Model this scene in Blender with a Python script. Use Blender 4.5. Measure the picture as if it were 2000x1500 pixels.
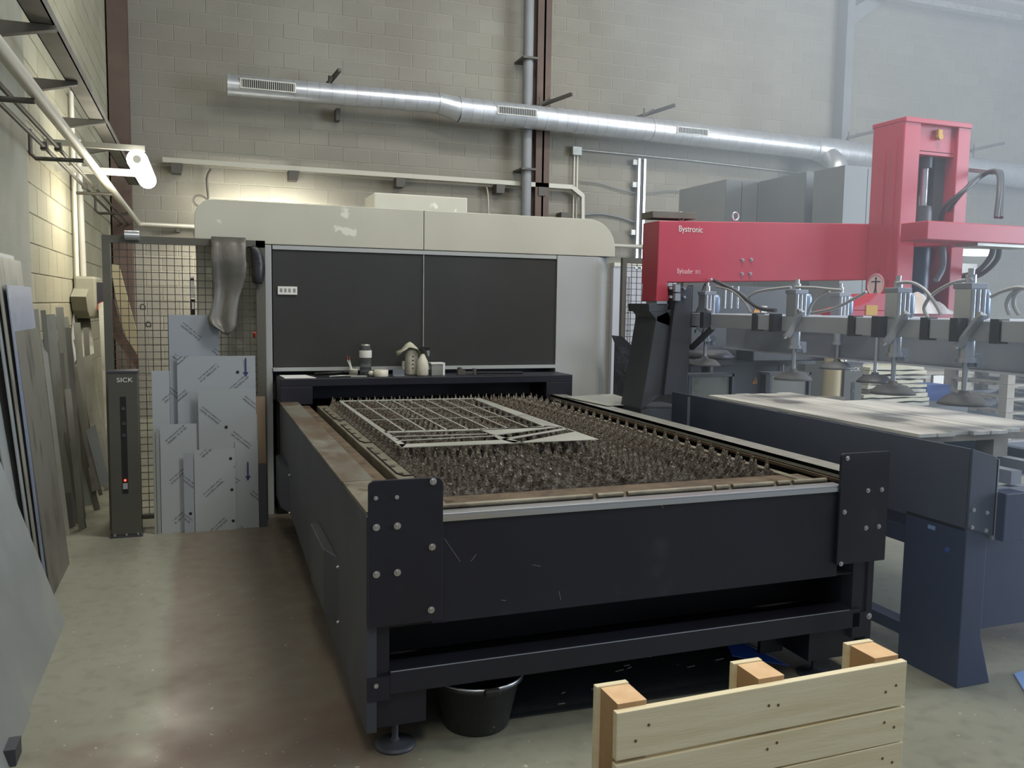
import bpy, bmesh, math, random
from mathutils import Vector, Matrix
random.seed(7)
for o in list(bpy.data.objects): bpy.data.objects.remove(o, do_unlink=True)
S = bpy.context.scene
C = S.collection
PI = math.pi

# ------------------------------------------------------------------ camera
FOC = 1665.3
YAW, PIT, ROL = .35112, -.09205, .01458
H = 1.6
def _axes():
    cy, sy, cp, sp, cr, sr = math.cos(YAW), math.sin(YAW), math.cos(PIT), math.sin(PIT), math.cos(ROL), math.sin(ROL)
    f = Vector((sy*cp, cy*cp, sp)); r = Vector((cy, -sy, 0)); u = r.cross(f)
    return cr*r + sr*u, -sr*r + cr*u, f
RT, UP, FW = _axes()
cd = bpy.data.cameras.new('camera'); cam = bpy.data.objects.new('camera', cd); C.objects.link(cam)
cd.sensor_width = 36; cd.sensor_fit = 'HORIZONTAL'; cd.lens = FOC/2000*36; cd.clip_end = 100; cd.clip_start = .05
m = Matrix.Identity(4)
for i in range(3):
    m[i][0] = RT[i]; m[i][1] = UP[i]; m[i][2] = -FW[i]
m[2][3] = H
cam.matrix_world = m
S.camera = cam
def ray(x, y): return RT*((x-1000)/FOC) + UP*((750-y)/FOC) + FW
# turn a measured sight line into a point of a real plane of the room (metres)
def ay(x, y, Y): d = ray(x, y); t = Y/d.y; return Vector((d.x*t, Y, H+d.z*t))
def ax(x, y, X): d = ray(x, y); t = X/d.x; return Vector((X, d.y*t, H+d.z*t))
def az(x, y, Z): d = ray(x, y); t = (Z-H)/d.z; return Vector((d.x*t, d.y*t, Z))

# ------------------------------------------------------------------ world, lights, exposure
S.view_settings.view_transform = 'Standard'; S.view_settings.look = 'None'
S.view_settings.gamma = 1; S.view_settings.use_curve_mapping = False
S.view_settings.exposure = 0.06
w = bpy.data.worlds.new('world'); S.world = w; w.use_nodes = True
bg = w.node_tree.nodes['Background']; bg.inputs[0].default_value = (.62, .74, .95, 1); bg.inputs[1].default_value = .30
def area(name, loc, target, sx, sy, power, col):
    l = bpy.data.lights.new(name, 'AREA'); l.shape = 'RECTANGLE'; l.size = sx; l.size_y = sy; l.energy = power; l.color = col
    o = bpy.data.objects.new(name, l); C.objects.link(o); o.location = loc
    o.rotation_euler = (Vector(target)-Vector(loc)).to_track_quat('-Z', 'Y').to_euler()
    return o
area('door_daylight', (14.0, .5, 3.6), (7, 9, 2.6), 5, 5, 1700, (.68, .82, 1))
area('roof_light_near', (3.8, 3.2, 7.1), (2.8, 3.8, 0), 1.0, 4, 380, (1, .97, .9))
area('roof_light_left', (-.1, -1.2, 6.8), (.2, 3.5, .5), 1.2, 3, 125, (1, .93, .78))
area('roof_light_far', (6.5, 8.0, 6.9), (6.8, 10.5, 2), 7, .8, 260, (.97, .98, .98))

# ------------------------------------------------------------------ materials
def lin(c):
    if isinstance(c, str): c = [int(c[i:i+2], 16)/255 for i in (0, 2, 4)]
    return tuple((v/12.92 if v <= .04045 else ((v+.055)/1.055)**2.4) for v in c) + (1,)
MATS = {}
def mat(name, col, rough=.6, metal=0, col2=None, scale=6, mixlo=.35, mixhi=.65, bump=0, bscale=60, spec=.5, emit=0, dirt=None, dscale=2.2, dlo=.55, dhi=.75, stretch=(1, 1, 1), trans=0, alpha=1, rvar=0):
    m = bpy.data.materials.new(name); m.use_nodes = True; n = m.node_tree.nodes; L = m.node_tree.links
    b = n['Principled BSDF']; b.inputs['Roughness'].default_value = rough; b.inputs['Metallic'].default_value = metal
    b.inputs['Specular IOR Level'].default_value = spec
    b.inputs['Base Color'].default_value = lin(col)
    if trans: b.inputs['Transmission Weight'].default_value = trans; b.inputs['IOR'].default_value = 1.3
    if alpha < 1: b.inputs['Alpha'].default_value = alpha
    if emit: b.inputs['Emission Color'].default_value = lin(col); b.inputs['Emission Strength'].default_value = emit
    tc = n.new('ShaderNodeTexCoord'); mp = n.new('ShaderNodeMapping'); mp.inputs['Scale'].default_value = stretch
    L.new(tc.outputs['Object'], mp.inputs[0])
    cur = None
    def noise(sc, det=4):
        t = n.new('ShaderNodeTexNoise'); t.inputs['Scale'].default_value = sc; t.inputs['Detail'].default_value = det; L.new(mp.outputs[0], t.inputs[0]); return t
    def ramp(src, lo, hi):
        r = n.new('ShaderNodeMapRange'); r.inputs[1].default_value = lo; r.inputs[2].default_value = hi; r.clamp = True; L.new(src, r.inputs[0]); return r.outputs[0]
    def mix(f, a, bb):
        x = n.new('ShaderNodeMix'); x.data_type = 'RGBA'
        L.new(f, x.inputs[0])
        if a is None: x.inputs[6].default_value = lin(col)
        else: L.new(a, x.inputs[6])
        x.inputs[7].default_value = lin(bb); return x.outputs[2]
    if col2: cur = mix(ramp(noise(scale).outputs[0], mixlo, mixhi), None, col2)
    if dirt: cur = mix(ramp(noise(dscale, 6).outputs[0], dlo, dhi), cur, dirt)
    if cur: L.new(cur, b.inputs['Base Color'])
    if rvar:
        rr = n.new('ShaderNodeMapRange'); rr.inputs[1].default_value = .3; rr.inputs[2].default_value = .7; rr.inputs[3].default_value = rough-rvar; rr.inputs[4].default_value = rough+rvar
        L.new(noise(scale*1.7, 5).outputs[0], rr.inputs[0]); L.new(rr.outputs[0], b.inputs['Roughness'])
    if bump:
        bp = n.new('ShaderNodeBump'); bp.inputs['Strength'].default_value = bump; bp.inputs['Distance'].default_value = .01
        L.new(noise(bscale, 3).outputs[0], bp.inputs['Height']); L.new(bp.outputs[0], b.inputs['Normal'])
    MATS[name] = m; return m

M = {}
M['navy'] = mat('navy', '22222b', .42, 0, '252631', 3, dirt='34343d', dscale=7, dlo=.66, dhi=.8, spec=.4)
M['navy_glare'] = mat('navy_glare', '2a3656', .42, 0, '303b5c', 2, dirt='434f6e', dscale=6, dlo=.66, dhi=.8, spec=.5)  # machine navy with the bluish lift of the glare put into the colour
M['charcoal'] = mat('charcoal', '393c43', .5, 0, '40434b', 2, dirt='50545c', dlo=.62)
M['charcoal_veil'] = mat('charcoal_veil', '404859', .5, 0, '485064', 2, dirt='566075', dlo=.62)  # charcoal made paler and bluer, the haze's brightening put into the colour
M['black'] = mat('black', '161617', .6)
M['hood'] = mat('hood', 'bebdb0', .5, 0, 'b6b5a8', 1.5, dirt='d8d8ca', dscale=4.5, dlo=.635, dhi=.66)
M['greypaint'] = mat('greypaint', 'aaaeae', .5, 0, 'a2a6a6', 1.5)
M['window'] = mat('window', '363735', .38, 0, '3a3b39', 3, spec=.5)
M['steel'] = mat('steel', 'b9bcbe', .32, .9, 'a3a6a8', 8)
M['bolt'] = mat('bolt', 'c9cbd0', .3, .9)
M['rustplate'] = mat('rustplate', '77756a', .5, .35, '675a4a', 3, .4, .6, bump=.1, bscale=30, dirt='8b8b80', dscale=4, dlo=.55, dhi=.75, stretch=(2, 1, 1))
M['rust'] = mat('rust', '4f4335', .65, .2, '6a5a46', 8, bump=.3, bscale=60, dirt='3a2e25', dscale=12)
M['slat'] = mat('slat', '756a5c', .4, .35, 'aaa294', 40, .45, .62, bump=.5, bscale=130, dirt='4c3f33', dscale=22, dlo=.52, dhi=.66)
M['bedrail'] = mat('bedrail', '6e685a', .55, .3, '84806f', 7, bump=.15, dirt='4c4234', dscale=9)
M['dark_pit'] = mat('dark_pit', '1e1a16', .9)
M['sheetmetal'] = mat('sheetmetal', 'b7b8ae', .4, .35, 'a9aaa2', 3, rvar=.1)
M['sheetgrey'] = mat('sheetgrey', '939898', .45, .15, '8c9293', 2, dirt='9c9f9d', rvar=.1)
M['sheetblue'] = mat('sheetblue', '8f9cbc', .25, .5, 'a7b2ca', 2)
M['offcut'] = mat('offcut', '9b9a8f', .5, .3, '8a897e', 5, dirt='716e64', dscale=7, stretch=(1, 1, .4))
M['offcutdark'] = mat('offcutdark', '77756d', .5, .3, '747268', 5, dirt='46443e', dscale=7, stretch=(1, 1, .4))
M['edge'] = mat('edge', 'a6a9a6', .35, .6)
M['duct'] = mat('duct', 'cdd0d3', .34, .6, 'c2c5c9', 5, rvar=.06)
M['galv'] = mat('galv', 'b2b3ac', .4, .5, '9c9d97', 9)
M['pipe'] = mat('pipe', 'b3b0a2', .45, .2)
M['whitepipe'] = mat('whitepipe', 'd5d2c4', .4)
M['tray'] = mat('tray', '75726a', .6, .2, '66635c', 5)
M['bracket'] = mat('bracket', '55524c', .6, .2)
M['browncol'] = mat('browncol', '5a4840', .7, 0, '66564c', 2, dirt='4b3a33')
M['greycol'] = mat('greycol', '85888a', .6, 0, '7c7f80', 2)
M['plaster'] = mat('plaster', '87877a', .85, 0, '7b7a6c', 2, bump=.2, dirt='6e6856', dscale=1.5)
M['red'] = mat('red', 'b84455', .42, 0, 'b04052', 2, spec=.5)
M['rail'] = mat('rail', 'b4bac4', .45, .2, 'abb1bc', 4)
M['greybeam'] = mat('greybeam', '8a919e', .5, .05, '9299a6', 2)
M['silver'] = mat('silver', 'c5cad2', .28, .75)
M['bluecyl'] = mat('bluecyl', '8fa3bd', .35, .2)
M['hose'] = mat('hose', 'a9adb2', .35, 0, spec=.6)
M['darkhose'] = mat('darkhose', '4a4f57', .5)
M['rubber'] = mat('rubber', '6b6f74', .55)
M['cab'] = mat('cab', '6c7072', .5, 0, '747879', 1)
M['cablight'] = mat('cablight', '8b9091', .5, 0, '83888a', 1)
M['darkcab'] = mat('darkcab', '42464d', .5, 0, '474b52', 1)
M['tub'] = mat('tub', '83847f', .3, .3, '75766f', 3, dirt='5d5a48', dscale=5)
M['beige'] = mat('beige', 'cdc3a0', .7)
M['wood'] = mat('wood', 'e5dab8', .65, 0, 'd9caa2', 5, .3, .7, bump=.08, bscale=30, stretch=(.7, 4, 9), dirt='d0bc90', dscale=2, dlo=.6, dhi=.85)
M['woodend'] = mat('woodend', 'e2c094', .7, 0, 'd8b184', 18, bump=.1)
M['woodin'] = mat('woodin', 'b9966c', .75, 0, 'a8855e', 8)
M['knot'] = mat('knot', '6b5235', .8)
M['greywood'] = mat('greywood', 'd9d9d3', .4, 0, 'c6c7c3', 5, .35, .65, stretch=(4, .6, 1), dirt='a5a7a8', dscale=2.2, dlo=.56, dhi=.72, bump=.05)
M['oldwood'] = mat('oldwood', '9b968b', .75, 0, '857f74', 7)
M['cardboard'] = mat('cardboard', 'c9c7b4', .8, 0, 'b5b39f', 6)
M['white'] = mat('white', 'e3e3df', .55)
M['cloth'] = mat('cloth', 'ebe6e2', .8)
M['offwhite'] = mat('offwhite', 'd5d3c4', .55, 0, 'c6c2b0', 20)
M['glass'] = mat('glass', '8d9093', .15, 0, trans=.75)
M['brush'] = mat('brush', '7a3f38', .6)
M['blue'] = mat('blue', '2f54a8', .4)
M['lightblue'] = mat('lightblue', '7fa2dc', .45)
M['yellow'] = mat('yellow', 'c9a24c', .6)
M['orange'] = mat('orange', 'd79a45', .6)
M['inkwhite'] = mat('inkwhite', 'dcdcda', .6)
M['inkpink'] = mat('inkpink', 'e6b9bf', .6)
M['ink'] = mat('ink', '20202a', .7)
M['inkblue'] = mat('inkblue', '2b3566', .7)
M['redknob'] = mat('redknob', '9a3a30', .5)
M['boxgrey'] = mat('boxgrey', '8f8d7e', .6, 0, '858373', 3)
M['leather'] = mat('leather', '504f4a', .45, .15, '6a6862', 3, bump=.2, bscale=20)
M['bag'] = mat('bag', '232426', .35, 0, '2c2d30', 8, bump=.8, bscale=14)
M['lamp'] = mat('lamp', 'ffffff', .4, emit=9)
M['lampcool'] = mat('lampcool', 'f4faff', .4, emit=9)
M['red_led'] = mat('red_led', 'ff4a3a', .4, emit=3)
M['litpanel'] = mat('litpanel', 'e2e3e3', .6)
M['lilac'] = mat('lilac', 'b3b5bd', .6)
M['mesh'] = mat('mesh', '3e3c38', .6)
M['frame'] = mat('frame', '5b5a52', .6, 0, '52514a', 3)
M['post'] = mat('post', '505049', .5, 0, '474742', 2)
M['woodpanel'] = mat('woodpanel', 'dccfa8', .55, 0, 'cdbd92', 4)
M['film_dark'] = mat('film_dark', '5d4a41', .3, 0, '7a6355', 14, bump=.6, bscale=22)
M['plastic'] = mat('plastic', '242628', .45, 0, '2d2f31', 6, bump=.5, bscale=12, dirt='6a6a66', dscale=22, dlo=.7, dhi=.74)
M['stone'] = mat('stone', '9fa39c', .7, 0, '8d9089', 5)
M['brownboard'] = mat('brownboard', '8b7a67', .8)

# printed protective film on metal sheets: diagonal rows of small print, kept flat
def film_mat(name, base, sgn=1, off=0.0, period=.2):
    m = bpy.data.materials.new(name); m.use_nodes = True; n = m.node_tree.nodes; L = m.node_tree.links
    b = n['Principled BSDF']; b.inputs['Roughness'].default_value = .4; b.inputs['Metallic'].default_value = .1
    tc = n.new('ShaderNodeTexCoord'); sx = n.new('ShaderNodeSeparateXYZ'); L.new(tc.outputs['Object'], sx.inputs[0])
    def mth(op, a, bb=None, c=None):
        t = n.new('ShaderNodeMath'); t.operation = op
        for i, v in enumerate((a, bb, c)):
            if v is None: continue
            if isinstance(v, (int, float)): t.inputs[i].default_value = v
            else: L.new(v, t.inputs[i])
        return t.outputs[0]
    x, z = sx.outputs[0], sx.outputs[2]
    u = mth('ADD', mth('MULTIPLY', x, .75), mth('MULTIPLY', z, .66*sgn))
    v = mth('ADD', mth('MULTIPLY', x, -.66*sgn), mth('MULTIPLY', z, .75))
    v = mth('ADD', v, off)
    row = mth('FLOOR', mth('DIVIDE', v, period))
    fr = mth('MULTIPLY', mth('FRACT', mth('DIVIDE', v, period)), period)
    l1 = mth('LESS_THAN', mth('ABSOLUTE', mth('SUBTRACT', fr, .05)), .007)
    l2 = mth('LESS_THAN', mth('ABSOLUTE', mth('SUBTRACT', fr, .072)), .005)
    line = mth('MAXIMUM', l1, l2)
    seg = mth('LESS_THAN', mth('FRACT', mth('ADD', mth('DIVIDE', u, .27), mth('MULTIPLY', row, .37))), .6)
    nz = n.new('ShaderNodeTexNoise'); nz.inputs['Scale'].default_value = 1; nz.inputs['Detail'].default_value = 1
    cb = n.new('ShaderNodeCombineXYZ'); L.new(mth('MULTIPLY', u, 130), cb.inputs[0]); L.new(mth('MULTIPLY', v, 60), cb.inputs[1]); L.new(cb.outputs[0], nz.inputs[0])
    ch = mth('GREATER_THAN', nz.outputs[0], .45)
    f = mth('MULTIPLY', mth('MULTIPLY', line, seg), ch)
    f = mth('MULTIPLY', f, .62)
    mx = n.new('ShaderNodeMix'); mx.data_type = 'RGBA'; L.new(f, mx.inputs[0]); mx.inputs[6].default_value = lin(base); mx.inputs[7].default_value = lin('3c3c40')
    L.new(mx.outputs[2], b.inputs['Base Color']); return m
M['filmA'] = film_mat('filmA', '9ca2a8', 1, .03, .19)
M['filmB'] = film_mat('filmB', '959ca4', -1, .06, .2)
M['filmC'] = film_mat('filmC', 'a1a7ab', 1, .1, .22)
M['filmD'] = film_mat('filmD', '9ba1a5', -1, .14, .24)

# concrete blocks and floor
def block_mat(name, c1, c2, c3):
    m = bpy.data.materials.new(name); m.use_nodes = True; n = m.node_tree.nodes; L = m.node_tree.links
    b = n['Principled BSDF']; b.inputs['Roughness'].default_value = .9; b.inputs['Specular IOR Level'].default_value = .2
    oi = n.new('ShaderNodeObjectInfo'); ge = n.new('ShaderNodeNewGeometry')
    a = n.new('ShaderNodeMath'); a.operation = 'ADD'; L.new(oi.outputs['Random'], a.inputs[0]); L.new(ge.outputs['Random Per Island'], a.inputs[1])
    fr = n.new('ShaderNodeMath'); fr.operation = 'FRACT'; L.new(a.outputs[0], fr.inputs[0])
    r = n.new('ShaderNodeValToRGB'); L.new(fr.outputs[0], r.inputs[0])
    r.color_ramp.elements[0].color = lin(c1); r.color_ramp.elements[1].color = lin(c2)
    nz = n.new('ShaderNodeTexNoise'); nz.inputs['Scale'].default_value = .55; nz.inputs['Detail'].default_value = 5; L.new(ge.outputs['Position'], nz.inputs[0])
    mr = n.new('ShaderNodeMapRange'); mr.inputs[1].default_value = .42; mr.inputs[2].default_value = .66; mr.inputs[4].default_value = .75; L.new(nz.outputs[0], mr.inputs[0])
    mx = n.new('ShaderNodeMix'); mx.data_type = 'RGBA'; L.new(mr.outputs[0], mx.inputs[0]); L.new(r.outputs[0], mx.inputs[6]); mx.inputs[7].default_value = lin(c3)
    L.new(mx.outputs[2], b.inputs['Base Color'])
    n2 = n.new('ShaderNodeTexNoise'); n2.inputs['Scale'].default_value = 55; n2.inputs['Detail'].default_value = 3; L.new(ge.outputs['Position'], n2.inputs[0])
    bp = n.new('ShaderNodeBump'); bp.inputs['Strength'].default_value = .35; bp.inputs['Distance'].default_value = .01; L.new(n2.outputs[0], bp.inputs['Height']); L.new(bp.outputs[0], b.inputs['Normal'])
    return m
M['block'] = block_mat('block', '928f84', '8a877c', '7f7b71')
M['blockleft'] = block_mat('blockleft', 'a3a08c', '99957f', '8d8875')
M['mortar'] = mat('mortar', 'a3a093', .9)
M['mortarleft'] = mat('mortarleft', '857f6c', .9)

def floor_mat():
    m = bpy.data.materials.new('floor'); m.use_nodes = True; n = m.node_tree.nodes; L = m.node_tree.links
    b = n['Principled BSDF']
    ge = n.new('ShaderNodeNewGeometry'); sx = n.new('ShaderNodeSeparateXYZ'); L.new(ge.outputs['Position'], sx.inputs[0])
    def nz(sc, det=5):
        t = n.new('ShaderNodeTexNoise'); t.inputs['Scale'].default_value = sc; t.inputs['Detail'].default_value = det; L.new(ge.outputs['Position'], t.inputs[0]); return t.outputs[0]
    def mr(s, lo, hi, a=0, bb=1):
        t = n.new('ShaderNodeMapRange'); t.inputs[1].default_value = lo; t.inputs[2].default_value = hi; t.inputs[3].default_value = a; t.inputs[4].default_value = bb; L.new(s, t.inputs[0]); return t.outputs[0]
    def mul(a, bb, op='MULTIPLY'):
        t = n.new('ShaderNodeMath'); t.operation = op; L.new(a, t.inputs[0])
        if isinstance(bb, float): t.inputs[1].default_value = bb
        else: L.new(bb, t.inputs[1])
        return t.outputs[0]
    def mix(f, a, col):
        t = n.new('ShaderNodeMix'); t.data_type = 'RGBA'; L.new(f, t.inputs[0])
        if isinstance(a, str): t.inputs[6].default_value = lin(a)
        else: L.new(a, t.inputs[6])
        t.inputs[7].default_value = lin(col); return t.outputs[2]
    c = mix(mr(nz(1.3), .35, .65), '7f8072', '88897a')
    c = mix(mr(nz(14, 6), .5, .75, 0, .5), c, '67665b')
    wob = mul(mr(nz(3), 0, 1, -.05, .05), 0.0, 'ADD')
    xx = mul(sx.outputs[0], wob, 'ADD')
    stripe = mul(mr(xx, -.20, -.14), mr(xx, .6, .75, 1, 0))
    c = mix(mul(stripe, mr(nz(9), .25, .65, .5, .85)), c, '6f6055')
    s2 = mul(mr(sx.outputs[1], 2.9, 3.05), mr(sx.outputs[1], 3.25, 3.35, 1, 0))
    c = mix(mul(s2, mr(nz(4), .3, .6, 0, .55)), c, '6a554b')
    c = mix(mr(nz(38, 2), .71, .74, 0, .8), c, 'b5b4a6')
    L.new(c, b.inputs['Base Color'])
    L.new(mr(nz(2.5), .3, .7, .32, .6), b.inputs['Roughness'])
    bp = n.new('ShaderNodeBump'); bp.inputs['Strength'].default_value = .12; L.new(nz(20), bp.inputs['Height']); L.new(bp.outputs[0], b.inputs['Normal'])
    return m
M['floor'] = floor_mat()

# ------------------------------------------------------------------ mesh helpers
class MB:
    def __init__(s): s.v = []; s.f = []; s.sm = []
    def add(s, vs, fs, smooth=False):
        o = len(s.v); s.v += [tuple(v) for v in vs]; s.f += [tuple(i+o for i in f) for f in fs]; s.sm += [smooth]*len(fs); return s
    def box(s, x0, x1, y0, y1, z0, z1):
        if x0 > x1: x0, x1 = x1, x0
        if y0 > y1: y0, y1 = y1, y0
        if z0 > z1: z0, z1 = z1, z0
        return s.add([(x0,y0,z0),(x1,y0,z0),(x1,y1,z0),(x0,y1,z0),(x0,y0,z1),(x1,y0,z1),(x1,y1,z1),(x0,y1,z1)],
                     [(0,3,2,1),(4,5,6,7),(0,1,5,4),(1,2,6,5),(2,3,7,6),(3,0,4,7)])
    def bar(s, p0, p1, w, h, up=(0,0,1)):
        p0, p1 = Vector(p0), Vector(p1); d = (p1-p0).normalized(); u = Vector(up)
        if abs(d.dot(u)) > .95: u = Vector((1,0,0))
        a = d.cross(u).normalized()*w/2; b = a.cross(d).normalized()*h/2
        vs = [p+i*a+j*b for p in (p0,p1) for i,j in ((-1,-1),(1,-1),(1,1),(-1,1))]
        return s.add(vs, [(0,1,2,3),(7,6,5,4),(0,4,5,1),(1,5,6,2),(2,6,7,3),(3,7,4,0)])
    def cyl(s, p0, p1, r0, r1=None, n=16, cap=True):
        p0, p1 = Vector(p0), Vector(p1); r1 = r0 if r1 is None else r1
        d = (p1-p0).normalized(); a = d.orthogonal().normalized(); b = d.cross(a)
        vs = []
        for p, r in ((p0,r0),(p1,r1)):
            vs += [p+(a*math.cos(2*PI*i/n)+b*math.sin(2*PI*i/n))*r for i in range(n)]
        s.add(vs, [(i,(i+1)%n,n+(i+1)%n,n+i) for i in range(n)], True)
        if cap:
            s.add(vs[:n], [tuple(range(n-1,-1,-1))]); s.add(vs[n:], [tuple(range(n))])
        return s
    def tube(s, pts, r, n=8, smooth_path=0):
        pts = [Vector(p) for p in pts]
        if smooth_path:
            q = []
            P = [pts[0]]+pts+[pts[-1]]
            for i in range(1, len(P)-2):
                for k in range(smooth_path):
                    t = k/smooth_path; a,b,c,d = P[i-1:i+3]
                    q.append(.5*((2*b)+(c-a)*t+(2*a-5*b+4*c-d)*t*t+(3*b-a-3*c+d)*t**3))
            pts = q+[pts[-1]]
        rings = []; a = None
        for i, p in enumerate(pts):
            d = (pts[min(i+1,len(pts)-1)]-pts[max(i-1,0)]).normalized()
            if a is None: a = d.orthogonal().normalized()
            a = (a-d*a.dot(d)).normalized(); b = d.cross(a)
            rings += [p+(a*math.cos(2*PI*k/n)+b*math.sin(2*PI*k/n))*r for k in range(n)]
        fs = []
        for i in range(len(pts)-1):
            fs += [(i*n+k, i*n+(k+1)%n, (i+1)*n+(k+1)%n, (i+1)*n+k) for k in range(n)]
        s.add(rings, fs, True)
        s.add(rings[:n], [tuple(range(n-1,-1,-1))]); s.add(rings[-n:], [tuple(range(n))]); return s
    def lathe(s, prof, c, n=24, axis='z'):
        c = Vector(c); vs = []
        for r, z in prof:
            for i in range(n):
                a = 2*PI*i/n
                v = Vector((r*math.cos(a), r*math.sin(a), z)) if axis == 'z' else Vector((z, r*math.cos(a), r*math.sin(a)))
                vs.append(c+v)
        s.add(vs, [(j*n+i, j*n+(i+1)%n, (j+1)*n+(i+1)%n, (j+1)*n+i) for j in range(len(prof)-1) for i in range(n)], True); return s
    def prism(s, pts, ext):           # planar polygon (3D pts) extruded by vector ext
        pts = [Vector(p) for p in pts]; e = Vector(ext); n = len(pts)
        nn = Vector((0,0,0))
        for i in range(n): nn += (pts[i]-pts[0]).cross(pts[(i+1)%n]-pts[0])
        if nn.dot(e) > 0: pts = pts[::-1]
        s.add(pts+[p+e for p in pts], [tuple(range(n)), tuple(range(2*n-1,n-1,-1))]+[(i,n+i,n+(i+1)%n,(i+1)%n) for i in range(n)]); return s
    def build(s, name, material, parent=None, bevel=0, kind=None, label=None):
        me = bpy.data.meshes.new(name)
        off = Vector((0,0,0))
        if parent is not None: off = wloc(parent)
        me.from_pydata([Vector(v)-off for v in s.v], [], s.f); me.update()
        for p, q in zip(me.polygons, s.sm): p.use_smooth = q
        me.materials.append(material if not isinstance(material, str) else M[material])
        o = bpy.data.objects.new(name, me); C.objects.link(o)
        if parent is not None: o.parent = parent
        if bevel:
            b = o.modifiers.new('b', 'BEVEL'); b.width = bevel; b.segments = 2; b.limit_method = 'ANGLE'; b.angle_limit = .7
        if kind: o['kind'] = kind
        if label: o['label'] = label
        return o
def wloc(o):
    v = Vector((0,0,0))
    while o is not None: v += Vector(o.location); o = o.parent
    return v
def thing(name, label, cat, loc=(0,0,0), group=None):
    o = bpy.data.objects.new(name, None); C.objects.link(o); o.location = loc; o.empty_display_size = .1
    o['label'] = label; o['category'] = cat
    if group: o['group'] = group
    return o
def tag(o, label, cat, group=None):
    o['label'] = label; o['category'] = cat
    if group: o['group'] = group
    return o
def dup(root, dloc, label=None, group=None):
    def cp(o, par):
        c = o.copy(); C.objects.link(c); c.parent = par
        for ch in list(o.children): cp(ch, c)
        return c
    kids = list(root.children); r = root.copy(); C.objects.link(r); r.location = Vector(root.location)+Vector(dloc)
    for ch in kids: cp(ch, r)
    if label: r['label'] = label
    if group: r['group'] = group
    return r
def B(*a): return MB().box(*a)
def text(s, size, loc, rot, material, parent, name='lettering', ext=.001, sx=1):
    cu = bpy.data.curves.new(name, 'FONT'); cu.body = s; cu.size = size; cu.extrude = ext; cu.align_x = 'LEFT'
    t = bpy.data.objects.new('tmp', cu); C.objects.link(t)
    bpy.context.view_layer.update()
    me = bpy.data.meshes.new_from_object(t); bpy.data.objects.remove(t)
    R = rot.to_matrix().to_4x4() if hasattr(rot, 'to_matrix') else rot
    me.transform(Matrix.Translation(Vector(loc)-wloc(parent)) @ R @ Matrix.Diagonal((sx,1,1,1)))
    me.materials.clear(); me.materials.append(M[material])
    o = bpy.data.objects.new(name, me); C.objects.link(o); o.parent = parent; return o
from mathutils import Euler
FACE_Y = Euler((PI/2, 0, 0))     # text in the XZ plane, facing the camera side (-Y)
def disc_bolt(c, r, axis, h=.008):
    b = MB(); c = Vector(c); a = Vector(axis)
    b.cyl(c, c+a*.003, r, n=16); b.cyl(c+a*.003, c+a*h, r*.72, r*.6, n=6); return b

# ------------------------------------------------------------------ the room
def struct(name, b, m): o = b.build(name, m); o['kind'] = 'structure'; return o
YW, XW = 12.4, -1.05
struct('floor', B(-1.3, 17, -3, 13, -.1, 0), 'floor')
ceil = struct('ceiling', B(-1.3, 17, -3, 13, 7.45, 7.55), 'greycol')
def project(p):
    d = Vector(p)-Vector((0,0,H)); z = d.dot(FW)
    return (1000+FOC*d.dot(RT)/z, 750-FOC*d.dot(UP)/z) if z > .1 else (-1, -1)
def block_mesh(axis):
    l, h, c = .1965, .0965, .004
    def P(u, w, d): return (u, d, w) if axis == 'y' else (-d, u, w)
    outer = [(-l,-h),(l,-h),(l,h),(-l,h)]; inner = [(-l+c,-h+c),(l-c,-h+c),(l-c,h-c),(-l+c,h-c)]
    vs = [P(u,w,.05) for u,w in outer]+[P(u,w,c) for u,w in outer]+[P(u,w,0) for u,w in inner]
    fs = [(i,(i+1)%4,4+(i+1)%4,4+i) for i in range(4)]+[(4+i,4+(i+1)%4,8+(i+1)%4,8+i) for i in range(4)]+[(8,9,10,11)]
    return vs, fs
def wall_blocks(wall, axis, plane, u0, u1, phase, z0, z1, zph, material, umin):
    vs, fs = block_mesh(axis)
    me = bpy.data.meshes.new('block'); me.from_pydata(vs, [], fs); me.materials.append(M[material])
    cells = []
    k0 = math.floor((z0-zph)/.2)
    for k in range(k0, int((z1-zph)/.2)+1):
        zc = zph+.2*k+.1; st = phase+(.2 if k % 2 else 0)
        j0 = math.floor((u0-st)/.4)
        for j in range(j0, int((u1-st)/.4)+1):
            uc = st+.4*j+.2
            if uc-.2 < umin-.001 or uc+.2 > u1+.2: continue
            p = Vector((uc, plane, zc)) if axis == 'y' else Vector((plane, uc, zc))
            x, y = project(p); vis = -30 < x < 2030 and -30 < y < 1530
            hid = axis == 'y' and zc < 2.15 and not (-.85 < uc < 0.2)
            dist = (p-Vector((0,0,H))).length
            cells.append((0 if (vis and not hid) else 1, dist, p))
    cells.sort(key=lambda c: (c[0], c[1]))
    rnd = random.Random(3)
    for c in cells[:300]:
        o = bpy.data.objects.new('block', me); C.objects.link(o); o.parent = wall
        o.location = c[2]+Vector((0, rnd.uniform(-.0015,.0015), 0) if axis == 'y' else (rnd.uniform(-.0015,.0015), 0, 0))
    mb = MB()
    for c in cells[300:]: mb.add([Vector(v)+c[2] for v in vs], fs)
    mb.build('blocks', material, wall, kind='stuff')
wb = struct('wall_back', B(-1.3, 17, YW+.006, YW+.3, 0, 7.5), 'mortar')
wall_blocks(wb, 'y', YW, -1.0, 15.6, .338, 0, 7.3, -.013, 'block', -1.5)
wl = struct('wall_left', B(XW-.3, XW-.006, 1.0, YW+.3, 0, 7.5), 'mortarleft')
wall_blocks(wl, 'x', XW, 3.2, 12.4, .2, 0, 6.6, -.034, 'blockleft', 3.2)

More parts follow.
